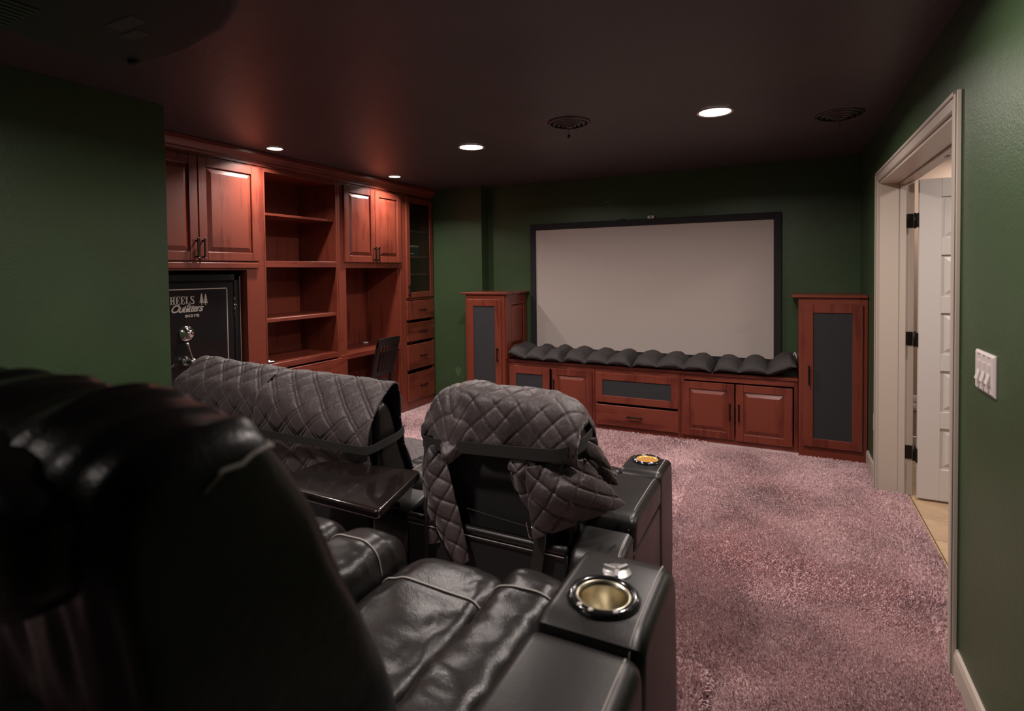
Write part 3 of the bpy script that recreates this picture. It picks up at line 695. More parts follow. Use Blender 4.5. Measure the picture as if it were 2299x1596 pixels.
# ================================================================== TUFTED CUSHIONS ON THE BENCH
def cushion(x0, x1, label, bend, seed, tie=False):
    t = thing('bench_cushion', label, 'cushion', ((x0+x1)/2, 5.17, .607), 'tufted cushions on the bench top')
    nu, nv = 84, 46; yA, yB = 4.925, 5.395; H = .072
    th = np.linspace(0, 2*math.pi, nv, endpoint=False)
    U = np.linspace(0, 1, nu); P = np.zeros((nu, nv, 3))
    for i, u in enumerate(U):
        e = min(u, 1-u)*(x1-x0); ends = min(1, max(0, e/.045))**.5
        k = abs(math.sin(math.pi*3*u+.0))
        col = .34+.66*k**.6                      # three puffs across
        for j, a_ in enumerate(th):
            ca, sa = math.cos(a_), math.sin(a_)
            hy = (yB-yA)/2*(1-.045*(1-k**.5)); y = (yA+yB)/2+hy*np.sign(ca)*abs(ca)**.55
            rowk = abs(math.sin(math.pi*2*(y-yA)/(yB-yA)))  # two puffs deep
            hh = H*(.5+.5*rowk**.6)*col
            z = hh*np.sign(sa)*abs(sa)**.7*ends*(1.15 if sa > 0 else .62)
            P[i, j] = (x0+(x1-x0)*u, y, z)
    P[..., 2] += .010*vnoise(P+seed, 7, 2)*(P[..., 2] > 0)+.004*vnoise(P+seed, 19, 4)
    P[..., 1] += .012*vnoise(P+seed, 5, 3)
    base = np.array([bend(u) for u in U]); zmin = P[..., 2].min(axis=1)
    P[..., 2] += .607+.004-zmin[:, None]*.98+base[:, None]
    P[..., 2] = np.maximum(P[..., 2], .6068)
    m = MB(); m.loops(P); o = recalc(m.build('cover', CUSH, t, True))
    # seam piping along the front edge
    front = P[:, np.argmin(P[nu//2, :, 1])]; m = MB(); m.tube(front[2:-2]-np.array([0, .002, .004]), .0022, 6); m.build('piping', CUSH, t, True)
    for k in (1, 2):
        i = int(round(nu*k/3)); j = nv//4; c_ = P[min(i, nu-1), j]
        m = MB(); m.lathe([(0, .006), (.008, .004), (.011, 0), (0, -.004)], c_+np.array([0, 0, .0]), 10); m.build('tuft_button', CUSH, t, True)
    if tie:
        m = MB(); q = P[-3, nv//4-6]
        m.tube([q+(0, 0, -.005), q+(-.004, -.01, .03), q+(.004, -.015, .045), q+(.012, -.02, .025), q+(.016, -.025, -.01)], .006, 7); m.build('tie', WHITEP, t, True, label='white fabric tie')
    return t
cushion(-2.515, -1.928, 'charcoal tufted cushion pushed up against the side of the free-standing tower', lambda u: .055*max(0, 1-u/.22)**1.3, 1)
cushion(-1.926, -1.262, 'charcoal tufted cushion above the raised panel door beside the speaker cloth door', lambda u: 0, 5)
cushion(-1.258, -.568, 'charcoal tufted cushion above the bench drawer', lambda u: 0, 9)
cushion(-.562, .082, 'charcoal tufted cushion with a white tie, curled up against the corner tower', lambda u: .085*max(0, (u-.70)/.30)**1.2, 13, True)

# ================================================================== CEILING FITTINGS
def lamp(x, y, r, power, label, energy_mul=1.0):
    t = thing('recessed_light', label, 'ceiling light', (x, y, ZC), 'recessed ceiling lights')
    MB().lathe([(r*1.16, ZC-.0005), (r*1.18, ZC-.004), (r*1.08, ZC-.007), (r*.98, ZC-.004), (r*.96, ZC-.001)], (x, y, 0), 36).build('trim_ring', TRIMW, t, True)
    MB().lathe([(0.0005, ZC-.0035), (r*.6, ZC-.0035), (r*.97, ZC-.0025)], (x, y, 0), 36).build('lens', LAMPM, t, True)
    L = bpy.data.lights.new('lamp', 'AREA'); L.shape = 'DISK'; L.size = r*1.7; L.energy = power; L.color = LAMP_COL; L.spread = math.radians(164 if r > .07 else 140)
    lo = bpy.data.objects.new('lamp', L); COL.objects.link(lo); lo.parent = t; lo.location = (0, 0, -.012)
    return t
lamp(-3.433, 2.935, .054, P_SMALL, 'small bright ceiling light in front of the open bookcase and safe cupboard')
lamp(-3.435, 4.351, .054, P_SMALL, 'small bright ceiling light in front of the desk cupboard doors')
lamp(-2.13, 3.618, .088, P_BIG, 'large bright ceiling light between the crown moulding and the round vent')
lamp(-.383, 3.528, .092, P_BIG, 'large bright ceiling light between the two round vents')
lamp(-.05, 1.90, .092, P_BIG*.62, 'ceiling light above the aisle in front of the rear loveseat')
lamp(-1.55, 1.08, .088, P_BIG*.8, 'ceiling light just ahead of the projector')
lamp(-2.10, -.55, .088, P_BIG*.10, 'unseen dim fill light added on the ceiling behind the rear loveseat')  # added fill for the backs of the rear seats, no fixture known here
VENTM = plain('brown_vent_metal', (.050, .040, .036), .30, .4)
def vent(x, y, label, knob):
    t = thing('ceiling_vent', label, 'vent', (x, y, ZC), 'round ceiling vents')
    for k, (r0, r1, z0, z1) in enumerate(((.135, .118, .001, .010), (.108, .090, .006, .020), (.080, .063, .012, .028), (.052, .036, .016, .034))):
        MB().lathe([(r0, ZC-z0), (r0*1.0, ZC-z0-.003), (r1, ZC-z1-.003), (r1, ZC-z1)], (x, y, 0), 36).build('ring', VENTM, t, True)
    MB().lathe([(.0005, ZC-.001), (.117, ZC-.001)], (x, y, 0), 36).build('throat', MATTB, t)
    MB().lathe([(.0005, ZC-.036), (.024, ZC-.036), (.028, ZC-.030), (.026, ZC-.001)], (x, y, 0), 24).build('hub', VENTM, t, True)
    P = [(x+.002*math.sin(k*2.1), y+.002*math.cos(k*1.7), ZC-.036-.0062*k) for k in range(8)]
    MB().tube(P, [.0022, .0015]*4, 6).build('pull_chain', VENTM, t, True)
    if knob: MB().lathe([(.0005, ZC-.078), (.006, ZC-.080), (.012, ZC-.090), (.006, ZC-.101), (.0005, ZC-.103)], (x, y, 0), 14).build('pull_knob', VENTM, t, True)
vent(-1.234, 3.317, 'round dark ceiling vent with a ball on its pull chain', True)
vent(.295, 3.955, 'round dark ceiling vent with a bare pull chain near the door wall', False)

# projector hanging from the ceiling
pj = thing('projector', 'large black rounded projector hanging from the dark ceiling', 'projector', (-1.25, .55, 2.05))
out = [(-1.555, .30), (-1.575, .60), (-1.60, .83), (-1.592, .868), (-1.55, .885), (-1.40, .889), (-1.30, .883), (-1.13, .845), (-1.03, .80), (-.977, .766), (-.92, .70), (-.885, .60), (-.87, .50), (-.87, .30)]
body = MB().prism(out, 2.05, 2.23, axis=2, r=.022, seg=4).build('body', MATTB, pj); recalc(body); smooth_by_angle(body, 35)
MB().lathe([(.001, .872), (.050, .872), (.056, .878), (.060, .872), (.060, .83)], (-1.25, 0, 2.14), 28, axis=1).build('lens', GLOSSB, pj, True)
MB().lathe([(.025, 2.228), (.025, ZC-.012), (.07, ZC-.011), (.07, ZC-.0005)], (-1.25, .55, 0), 20).build('mount_pole', MATTB, pj, True)
STICK = plain('faded_sticker', (.060, .060, .055), .6)
for (x0, y0, x1, y1) in ((-1.34, .70, -1.24, .735), (-1.37, .745, -1.30, .775), (-1.25, .50, -1.15, .54)): MB().box((x0, y0, 2.0488), (x1, y1, 2.0502), .0003).build('sticker', STICK, pj)
for k in range(8): MB().box((-1.53+.02*k, .42, 2.0475), (-1.52+.02*k, .60, 2.0503), .0005).build('vent_slot', GLOSSB, pj)
MB().lathe([(.0005, 2.040), (.012, 2.040), (.014, 2.046), (.014, 2.051)], (-1.50, .85, 0), 14).build('foot', MATTB, pj, True)

# hall ceiling lamps
def hall_lamp(x, y, power, label):
    t = thing('hall_light', label, 'ceiling light', (x, y, ZC), 'hall ceiling lights')
    MB().lathe([(.15, ZC-.0005), (.155, ZC-.03), (.14, ZC-.034)], (x, y, 0), 32).build('rim', BRONZE, t, True)
    MB().lathe([(.139, ZC-.034), (.10, ZC-.055), (.05, ZC-.065), (.0005, ZC-.068)], (x, y, 0), 32).build('shade', LAMPM, t, True)
    L = bpy.data.lights.new('lamp', 'AREA'); L.shape = 'DISK'; L.size = .28; L.energy = power; L.color = (1, .90, .82)
    lo = bpy.data.objects.new('lamp', L); COL.objects.link(lo); lo.parent = t; lo.location = (0, 0, -.075)
hall_lamp(1.45, 3.3, P_HALL, 'flush round ceiling light in the tiled hall in front of the open door')
hall_lamp(1.35, 5.0, P_HALL*.7, 'flush round ceiling light in the tiled hall behind the open door')

# ================================================================== SWITCHES AND OUTLETS
fw_ = lambda p: np.stack([XR-np.asarray(p)[..., 2], np.asarray(p)[..., 0], np.asarray(p)[..., 1]], -1)
def fixn(m, *a, **k): return recalc(m.build(*a, **k))
sw = thing('light_switch', 'white triple light switch plate on the green wall beside the door opening', 'light switch', (XR, 2.18, 1.167))
m = MB(fw_); L_ = []
for ins, wv in ((0, 0.0005), (0, .004), (.007, .0085), (.009, .0085)): L_.append([(2.087+ins, 1.104+ins, wv), (2.272-ins, 1.104+ins, wv), (2.272-ins, 1.230-ins, wv), (2.087+ins, 1.230-ins, wv)])
m.loops(L_); fixn(m, 'plate', WHITEP, sw)
for u in (2.132, 2.1795, 2.227):
    m = MB(fw_); m.box((u-.0175, 1.132, .007), (u+.0175, 1.202, .0092), .001); fixn(m, 'rocker_frame', WHITEP, sw)
    m = MB(); pr = [(.008, 1.198), (.0105, 1.198), (.0095, 1.172), (.018, 1.140), (.011, 1.135), (.008, 1.135)]
    m.prism([(z, XR-x) for x, z in pr], u-.0135, u+.0135, axis=1, r=.001, seg=2); fixn(m, 'rocker', WHITEP, sw)
    for z in (1.115, 1.219): m = MB(fw_); m.box((u-.003, z-.003, .008), (u+.003, z+.003, .0092), .0008); fixn(m, 'screw', BRONZE, sw)
ol = thing('wall_outlet', 'white power outlet low on the green wall between tower and opening', 'outlet', (XR, 4.57, .40))
m = MB(fw_); m.box((4.535, .345, .0005), (4.607, .463, .006), .003); fixn(m, 'plate', WHITEP, ol)
for z in (.378, .430): m = MB(fw_); m.box((4.552, z-.016, .0055), (4.590, z+.016, .008), .003); fixn(m, 'socket', WHITEP, ol)
oh = thing('hall_outlet', 'white power outlet on the tan hall wall behind the open door', 'outlet', (.943, YB+.02, .385))
fh = fr_y(YB+.0198)
m = MB(fh); m.box((.905, .325, .0), (.98, .445, .006), .003); m.build('plate', WHITEP, oh)
for z in (.358, .412): MB(fh).box((.923, z-.016, .0055), (.962, z+.016, .008), .003).build('socket', WHITEP, oh)

# ================================================================== DESK CHAIR
ch = thing('desk_chair', 'black painted wooden slat-back chair pulled up to the desk', 'chair', (-3.42, 4.05, 0))
CY0, CY1 = 3.885, 4.185
def cbar(name, a, b, tx, ty, parent=ch):
    m = MB(); a = np.array(a, float); b = np.array(b, float); L_ = []
    for k in np.linspace(0, 1, 5):
        c_ = a+(b-a)*k; L_.append([c_+(-tx, -ty, 0), c_+(tx, -ty, 0), c_+(tx, ty, 0), c_+(-tx, ty, 0)])
    m.loops(L_); return recalc(m.build(name, BLACKPAINT, parent))
bx = lambda z: -3.395+.30*(z-.47)*.9     # the back leans away from the desk
for y in (CY0+.013, CY1-.013):
    cbar('back_post', (bx(.45), y, .44), (bx(.865), y, .865), .013, .013)
    cbar('leg', (-3.37, y, 0), (bx(.45), y, .44), .015, .014)
    cbar('leg', (-3.80, y+(.015 if y > 4 else -.015), 0), (-3.78, y+(.015 if y > 4 else -.015), .435), .016, .016)
    MB().box((-3.79, y-.009, .18), (-3.39, y+.009, .205), .003).build('stretcher', BLACKPAINT, ch)
m = MB(); L_ = []
for k in np.linspace(0, 1, 13):
    y = CY0+(CY1-CY0)*k; bow = .022*math.sin(math.pi*k); z1 = .895+.012*math.sin(math.pi*k)
    L_.append([(bx(.83)-.010+bow, y, .825), (bx(.83)+.010+bow, y, .825), (bx(.9)+.010+bow, y, z1), (bx(.9)-.010+bow, y, z1)])
m.loops(L_); recalc(m.build('top_rail', BLACKPAINT, ch))
m = MB(); m.loops([[(bx(.56)-.009+.016*math.sin(math.pi*k), CY0+(CY1-CY0)*k, .545), (bx(.56)+.009+.016*math.sin(math.pi*k), CY0+(CY1-CY0)*k, .545), (bx(.59)+.009+.016*math.sin(math.pi*k), CY0+(CY1-CY0)*k, .585), (bx(.59)-.009+.016*math.sin(math.pi*k), CY0+(CY1-CY0)*k, .585)] for k in np.linspace(.03, .97, 9)]); recalc(m.build('cross_rail', BLACKPAINT, ch))
for k in range(7):
    f_ = (k+1)/8; y = CY0+(CY1-CY0)*f_; bow = .018*math.sin(math.pi*f_)
    cbar('slat', (bx(.575)+bow, y, .575), (bx(.84)+bow, y, .84), .005, .009)
st_ = MB().prism(rrect(-3.83, -3.36, CY0-.045, CY1+.045, .05), .437, .472, axis=2, r=.008, seg=3).build('seat', BLACKPAINT, ch); recalc(st_); smooth_by_angle(st_)

# ================================================================== LEATHER SEATING
def soft(x0, x1, y0, y1, z0, z1, e=.42, p=5, nu=44, nv=72, amp=(), seed=0, axis=1, crown=0):
    """puffy closed body; loops run along y"""
    U = np.sin(np.linspace(-1, 1, nu)*math.pi/2); th = np.linspace(0, 2*math.pi, nv, endpoint=False)
    s_ = (1-np.abs(U)**p).clip(0)**(1/p); s_[0] = s_[-1] = .02
    c_, sn = np.cos(th), np.sin(th)
    cx = np.sign(c_)*np.abs(c_)**e; cz = np.sign(sn)*np.abs(sn)**e
    hx, hy, hz = (x1-x0)/2, (y1-y0)/2, (z1-z0)/2
    P = np.zeros((nu, nv, 3))
    P[..., 0] = (x0+x1)/2+hx*cx[None]*(.25+.75*s_[:, None] if p < 20 else 1)
    P[..., 1] = (y0+y1)/2+hy*U[:, None]
    P[..., 2] = (z0+z1)/2+hz*cz[None]*s_[:, None]
    if crown: P[..., 2] += crown*(1-((P[..., 0]-(x0+x1)/2)/hx)**2).clip(0)*(cz[None] > 0)
    C = np.array([(x0+x1)/2, 0, (z0+z1)/2])
    d = P-np.array([(x0+x1)/2, 0, (z0+z1)/2]); d[..., 1] = 0; d /= np.linalg.norm(d, axis=-1)[..., None]+1e-9
    for (f, a_, st) in amp: P += d*(a_*vnoise(P*np.array(st), f, seed+int(f))*s_[:, None])[..., None]
    return P
def soft_obj(name, mat, parent, *a, **k):
    m = MB(); m.loops(soft(*a, **k)); return recalc(m.build(name, mat, parent, True))
def cut_hole(o, c, r, z0, z1):
    m = MB(); m.lathe([(r, z0), (r, z1)], c, 40, cap0=True, cap1=True); k = recalc(m.build('cutter', LEATHER))
    bpy.context.view_layer.update()
    md = o.modifiers.new('b', 'BOOLEAN'); md.operation = 'DIFFERENCE'; md.object = k; md.solver = 'EXACT'
    dg = bpy.context.evaluated_depsgraph_get(); dg.update()
    me = bpy.data.meshes.new_from_object(o.evaluated_get(dg)); o.modifiers.clear(); o.data = me
    bpy.data.objects.remove(k); return o
def arm(t, x0, x1, yf, zb, outer, cup=None, knob=False, cupmat=None, led=False, pl=.25):
    yb = yf-(pl-.25)
    out_x = x1 if outer > 0 else x0
    prof = resample([(yf-.06, zb+.001), (yf+.004, zb+.02), (yf+.016, zb+.15), (yf+.020, zb+.30), (yf+.012, zb+.47), (yf+.002, zb+.565), (yf-.022, zb+.592), (yf-.06, zb+.598), (yb-.20, zb+.60), (yb-.236, zb+.594), (yb-.249, zb+.572), (yb-.250, zb+.50), (yb-.250, zb+.30), (yb-.248, zb+.02), (yb-.22, zb+.001)], 46)
    po = MB().prism(prof, x0, x1, axis=0, r=.024, seg=6).build('arm_post', LEATHERS, t); recalc(po)
    if cup:
        cx, cy, cz = (x0+x1)/2, yf-cup, zb+.5985
        cut_hole(po, (cx, cy, 0), .0505, cz-.10, cz+.05)
        ring = MB().lathe([(.0500, cz-.01), (.067, cz-.003), (.069, cz+.004), (.064, cz+.011), (.056, cz+.013), (.051, cz+.009), (.049, cz-.004)], (cx, cy, 0), 44).build('cup_holder', GLOSSB, t, True)
        MB().lathe([(.050, cz+.0085), (.0478, cz+.0095), (.0455, cz-.004), (.044, cz-.075), (.03, cz-.078), (.0005, cz-.078)], (cx, cy, 0), 44).build('cup', cupmat or GOLD, ring, True)
        for an in ((-118, -95, -52) if not led else (-140, -100, -60)):
            a_ = math.radians(an); m = MB(); m.lathe([(.0005, cz+.0136), (.0048, cz+.0134), (.0052, cz+.011)], (cx+.0600*math.cos(a_), cy+.0600*math.sin(a_), 0), 10); m.build('indicator', LEDP if led else WHITEP, ring, True)
    smooth_by_angle(po, 45)
    if knob:
        kx, ky, kz = (x0+x1)/2-.002, yf-.096, zb+.5985
        kb = MB().lathe([(.030, kz-.006), (.030, kz+.002), (.028, kz+.0045), (.0005, kz+.0055)], (kx, ky, 0), 32).build('table_mount', BRUSHED, t, True)
        for an in (58, 170, 285):
            a_ = math.radians(an); c2, s2 = math.cos(a_), math.sin(a_)
            m = MB(); L_ = []
            for rr in (.003, .028): L_.append([(kx+c2*rr-s2*q, ky+s2*rr+c2*q, kz+h_) for q, h_ in ((-.0036, .005), (.0036, .005), (.0036, .0095), (-.0036, .0095))])
            m.loops(L_); recalc(m.build('mount_bar', BRUSHED, kb))
    lp = resample([(yb-.30, zb+.47), (yb-.262, zb+.475), (yb-.2525, zb+.50), (yb-.2535, zb+.565), (yb-.272, zb+.588), (yb-.33, zb+.592), (yb-.60, zb+.594), (yb-.685, zb+.586), (yb-.712, zb+.555), (yb-.716, zb+.50), (yb-.708, zb+.474), (yb-.66, zb+.47)], 40)
    li = MB().prism(lp, x0-.002, x1+.002, axis=0, r=.026, seg=6).build('arm_lid', LEATHERS, t); recalc(li); smooth_by_angle(li, 45)
    rp = resample([(yb-.88, zb+.001), (yb-.905, zb+.02), (yb-.912, zb+.25), (yb-.908, zb+.42), (yb-.893, zb+.485), (yb-.855, zb+.522), (yb-.80, zb+.538), (yb-.74, zb+.545), (yb-.722, zb+.53), (yb-.720, zb+.25), (yb-.722, zb+.02), (yb-.75, zb+.001)], 40)
    re_ = MB().prism(rp, x0, x1, axis=0, r=.026, seg=6).build('arm_block', LEATHERS, t); recalc(re_); smooth_by_angle(re_, 45)
    sp = MB().prism(rrect(yb-.719, yb-.2515, zb+.03, zb+.468, .03), x0+.004, x1-.004, axis=0, r=.012, seg=3).build('arm_panel', LEATHERS, t); recalc(sp); smooth_by_angle(sp, 45)
    sx = out_x-outer*.0245; so = outer*.0005
    def st(pts): MB().tube([(sx+so, y, z) for y, z in pts], .0016, 5).build('stitching', STITCH, t, True, label='pale grey stitching')
    st([(yb-.7155, zb+.50), (yb-.711, zb+.555), (yb-.685, zb+.587), (yb-.60, zb+.5950), (yb-.45, zb+.5945), (yb-.33, zb+.5930), (yb-.272, zb+.589)])
    st([(yb-.2505, zb+.572), (yb-.236, zb+.5950), (yb-.20, zb+.6010), (yf-.13, zb+.600), (yf-.06, zb+.5990), (yf-.022, zb+.5930), (yf+.003, zb+.566), (yf+.0135, zb+.47)])
    st([(yb-.909, zb+.42), (yb-.894, zb+.486), (yb-.855, zb+.523), (yb-.80, zb+.5395), (yb-.745, zb+.5455)])
def backrest(t, x0, x1, prof, zc, kz, ky, nexp, amp, seed, nu=64, nv=120, mat=None, name='backrest'):
    pr = resample(prof, nv); yc = pr[:, 0].mean()
    q = np.linspace(-1, 1, nu); T = np.sin(q*math.pi/2)
    s_ = (1-np.abs(T)**nexp).clip(0)**(1/nexp)
    P = np.zeros((nu, nv, 3)); hw = (x1-x0)/2
    P[..., 0] = (x0+x1)/2+hw*T[:, None]
    # spine: mean y at each height
    zz = pr[:, 1]; order = np.argsort(zz)
    half = nv//2
    ym = np.array([np.mean(pr[np.argsort(np.abs(zz-z_))[:4], 0]) if False else 0 for z_ in zz])
    ylo, yhi = pr[0, 0], pr[-1, 0]
    kf = (zz-zz.min())/(zz.max()-zz.min()); top = pr[np.argmax(zz), 0]
    spine = (pr[0, 0]+pr[-1, 0])/2*(1-kf)+top*kf
    P[..., 1] = spine[None]+(pr[:, 0]-spine)[None]*(ky+(1-ky)*s_[:, None])
    zt = np.where(zz > zc, zc+(zz-zc)*1.0, zz)
    P[..., 2] = np.where(zz[None] > zc, zc+(zz-zc)[None]*(kz+(1-kz)*s_[:, None]), zz[None])
    n = normals(P)
    ctr = P.mean(axis=(0, 1)); sg = np.sign(np.sum(n*(P-ctr), -1).mean()); n *= sg
    for (f, a_, stt) in amp: P += n*(a_*vnoise(P*np.array(stt), f, seed+int(f)))[..., None]
    m = MB(); m.loops(P); o = recalc(m.build(name, mat or LEATHER, t, True))
    return o, P
WR = [(5, .012, (1, 1, 1)), (11, .006, (1.6, .8, .8)), (24, .0025, (1.3, .8, .8))]

# ---------- rear loveseat on the riser (nearest the camera)
nl = thing('reclining_loveseat', 'black leather reclining loveseat on the carpeted riser, without any cover', 'loveseat', (-1.0, .7, RZ))
AX1, AX0, AYF, AZ = -.206, -.405, 1.178, RZ-.017
arm(nl, AX0, AX1, AYF, RZ, 1, cup=.194, knob=True, pl=.300)
arm(nl, -1.965, -1.783, AYF, RZ, -1, cup=.194, pl=.300)
def seam_line(t, P, y, r, mat, lo=.0, name='stitching', lab=None, off=.0012, margin=.06):
    off = off+.0008
    """thin cord laid over the upper side of a soft body at a given y"""
    k = int(np.argmin(np.abs(P[:, :, 1].mean(1)-y))); L_ = P[k]; zc = (L_[:, 2].max()+L_[:, 2].min())/2
    q = L_[L_[:, 2] > zc+lo*(L_[:, 2].max()-zc)]; q = q[np.argsort(q[:, 0])]
    n_ = len(q); w_ = max(1, int(n_*margin)); q = q[w_:n_-w_]+np.array([0, 0, off])
    o = MB().tube(q, r, 5).build(name, mat, t, True)
    if lab: o['label'] = lab
def seat_module(t, xa, xb, yf, zb, wr, front=True, seed=0):
    """cushion between two side bolsters, footrest in front; xa<xb"""
    bw = .195
    def so(name, *a, **k):
        P = soft(*a, **k); m = MB(); m.loops(P); recalc(m.build(name, LEATHER, t, True)); return P
    P = so('seat_cushion', xa+bw-.012, xb-bw+.012, yf-.60, yf+.035, zb+.27, zb+.475, e=.34, p=5, nu=90, nv=120, amp=[(4, .014, (1, 1, 1)), (9, .0065, (2.4, .7, 1)), (22, .0042, (1.4, .8, 1)), (48, .0016, (1, 1, 1))], seed=seed, crown=.012)
    seam_line(t, P, yf-.13, .0022, STITCH, .55, lab='pale grey stitching')
    for s_, (q0, q1) in ((1, (xb-bw, xb-.004)), (2, (xa+.004, xa+bw))):
        P = so('seat_bolster', q0, q1, yf-.60, yf+.02, zb+.25, zb+.535, e=.62, p=4.6, nu=90, nv=80, amp=[(5, .010, (1, 1, 1)), (12, .007, (1, 1.8, 1)), (30, .0030, (1, 1.6, 1))], seed=seed+s_*7)
        seam_line(t, P, yf-.12, .0021, STITCH, .25, lab='pale grey stitching')
    so('footrest', xa+.01, xb-.01, yf-.055, yf+.045, zb+.05, zb+.405, e=.3, p=8, amp=[(5, .006, (1, 1, 1))], seed=seed)
seat_module(nl, -1.088, AX0-.003, AYF, RZ, WR, seed=3)
seat_module(nl, -1.780, -1.092, AYF, RZ, WR, seed=21)
NB = [(.258, .62), (.238, .85), (.228, 1.021), (.208, 1.167), (.193, 1.261), (.188, 1.323), (.208, 1.368), (.258, 1.392), (.323, 1.390), (.350, 1.36), (.383, 1.308), (.408, 1.245), (.440, 1.172), (.480, 1.083), (.532, .98), (.613, .88), (.653, .80), (.643, .66)]
NW = [(4, .007, (1, 1, 1)), (9, .0055, (3.0, .5, .5)), (20, .0045, (2.4, .6, .6)), (34, .0030, (2.4, .4, .4))]
ob, PB = backrest(nl, -1.083, -.394, NB, .90, .825, .565, 5.2, NW, 5, 90, 150)
ob2, PB2 = backrest(nl, -1.782, -1.088, NB, .90, .825, .565, 5.2, NW, 15, 40, 80)
# rear panels under the overhanging head pillows, seams down the sides
for (q0, q1) in ((-1.06, -.455), (-1.75, -1.12)):
    m = MB(); m.box((q0, .205, RZ+.03), (q1, .262, 1.16), .012); m.build('back_panel', BLACKCLOTH, nl)
    soft_obj('head_pillow', LEATHER, nl, q0-.005, q1+.02, .158, .27, 1.245, 1.372, e=.6, p=5, amp=[(6, .010, (1, 1, 1)), (15, .005, (2, 1, 1))], seed=4)
SJ = [PB[a_, b_]+np.array([.0015, 0, .0012]) for a_, b_ in ((88, 71), (87, 73), (87, 75), (86, 76), (84, 78), (82, 79), (80, 80), (76, 81))]
MB().tube(SJ, .0022, 5).build('stitching', STITCH, nl, True, label='pale grey stitching')
m = MB(); m.box((-1.78, .26, RZ+.02), (AX0-.003, .30, RZ+.50), .01); m.build('back_frame', BLACKCLOTH, nl)

# ---------- front row: single recliner and loveseat, covered with quilted throws
FX1, FX0, FYF = -.487, -.682, 2.682
fr_ = thing('recliner', 'black leather recliner with two broad arms under a bunched quilted cover', 'recliner', (-1.02, 2.2, 0))
arm(fr_, FX0, FX1, FYF, 0, 1, cup=.100, cupmat=AMBER, led=True, pl=.262)
arm(fr_, -1.562, -1.367, FYF, 0, -1, cup=.085, cupmat=AMBER, led=True)
seat_module(fr_, -1.364, -.685, FYF, 0, WR, seed=31)
FB_ = [(1.875, .40), (1.855, .60), (1.842, .78), (1.835, .90), (1.848, .985), (1.885, 1.025), (1.935, 1.030), (1.975, .995), (2.0, .93), (2.015, .84), (2.04, .72), (2.09, .60), (2.14, .50), (2.15, .40)]
backrest(fr_, -1.294, -.672, FB_, .70, .60, .7, 3.0, NW, 8, 48, 90)
MB().box((-1.285, 1.838, .50), (-.69, 1.862, .88), .008).build('back_panel', BLACKCLOTH, fr_)
MB().box((-1.364, 1.775, .03), (-.685, 1.80, .50), .006).build('back_frame', BLACKCLOTH, fr_)
rb = MB(); rb.tube([(x, 1.785, .515+.0*x) for x in np.linspace(-1.362, -.687, 12)], .017, 10); rb.build('frame_roll', LEATHERS, fr_, True)
MB().tube([(x, 1.768, .500) for x in np.linspace(-1.36, -.69, 6)], .002, 6).build('stitching', STITCH, fr_, True, label='pale grey stitching')

fl2 = thing('loveseat', 'black leather loveseat under double-stitched quilted covers in front of the safe', 'loveseat', (-2.3, 2.2, 0))
arm(fl2, -3.075, -2.885, FYF, 0, -1)
for sx0, sx1, sd in ((-2.222, -1.576, 41), (-2.880, -2.228, 55)):
    seat_module(fl2, sx0, sx1, FYF, 0, WR, seed=sd)
    LB = [(1.865, .40), (1.85, .60), (1.838, .76), (1.842, .89), (1.858, .935), (1.89, .958), (1.92, .956), (1.945, .925), (1.963, .87), (1.983, .79), (2.02, .71), (2.075, .59), (2.125, .50), (2.135, .40)]
    backrest(fl2, sx0+.004, sx1-.004, LB, .62, .80, .55, 3.2, [(5, .008, (1, 1, 1)), (12, .004, (1, 1, 1))], sd, 44, 80)
    MB().box((sx0+.02, 1.822, .10), (sx1-.02, 1.842, .86), .008).build('back_panel', BLACKCLOTH, fl2)
MB().box((-2.88, 1.79, .03), (-1.578, 1.815, .50), .006).build('back_frame', BLACKCLOTH, fl2)

# ---------- quilted covers
def quilt_h(a_, b_, sp, double, depth):
    h = 0
    for sgn in (1, -1):
        c_ = (a_+sgn*b_)/math.sqrt(2); ph = np.mod(c_, sp)
        d0 = np.minimum(ph, sp-ph); g = np.exp(-(d0/.0042)**2)
        if double: d1 = np.abs(ph-.016); g = np.maximum(g, .9*np.exp(-(d1/.0038)**2))
        h = h-depth*g
        h = h+.45*depth*np.abs(np.sin(math.pi*ph/sp))
    return h
def sheet(parent, name, P, sp, double, depth, flipn=1, wr=(), seed=0, thick=.006, mat=None, uv=None):
    """thin two-sided quilted sheet from a grid of points"""
    if uv is None:
        du = np.linalg.norm(np.diff(P, axis=0), axis=-1).mean(1); dv = np.linalg.norm(np.diff(P, axis=1), axis=-1).mean(0)
        A = np.r_[0, np.cumsum(du)][:, None]*np.ones(P.shape[1])[None]; B = np.r_[0, np.cumsum(dv)][None]*np.ones(P.shape[0])[:, None]
    else: A, B = uv
    n = normals(P)*flipn
    h = quilt_h(A, B, sp, double, depth)
    for (fa, fb, am) in wr: h = h+am*vnoise(np.stack([A*fa, B*fb, np.zeros_like(A)], -1), 1.0, seed+int(fa))
    Q = P+n*h[..., None]; R = P-n*thick
    m = MB(); nu, nv = P.shape[:2]
    m.grid(Q); k = m.n; m.grid(R, flip=True)
    I = np.arange(nu*nv).reshape(nu, nv); rim = np.r_[I[0, :], I[1:, -1], I[-1, -2::-1], I[-2:0:-1, 0]]
    for i in range(len(rim)):
        j = (i+1) % len(rim); m.f.append((int(rim[i]), int(k+rim[i]), int(k+rim[j]), int(rim[j])))
    return recalc(m.build(name, mat or QUILT, parent, True))
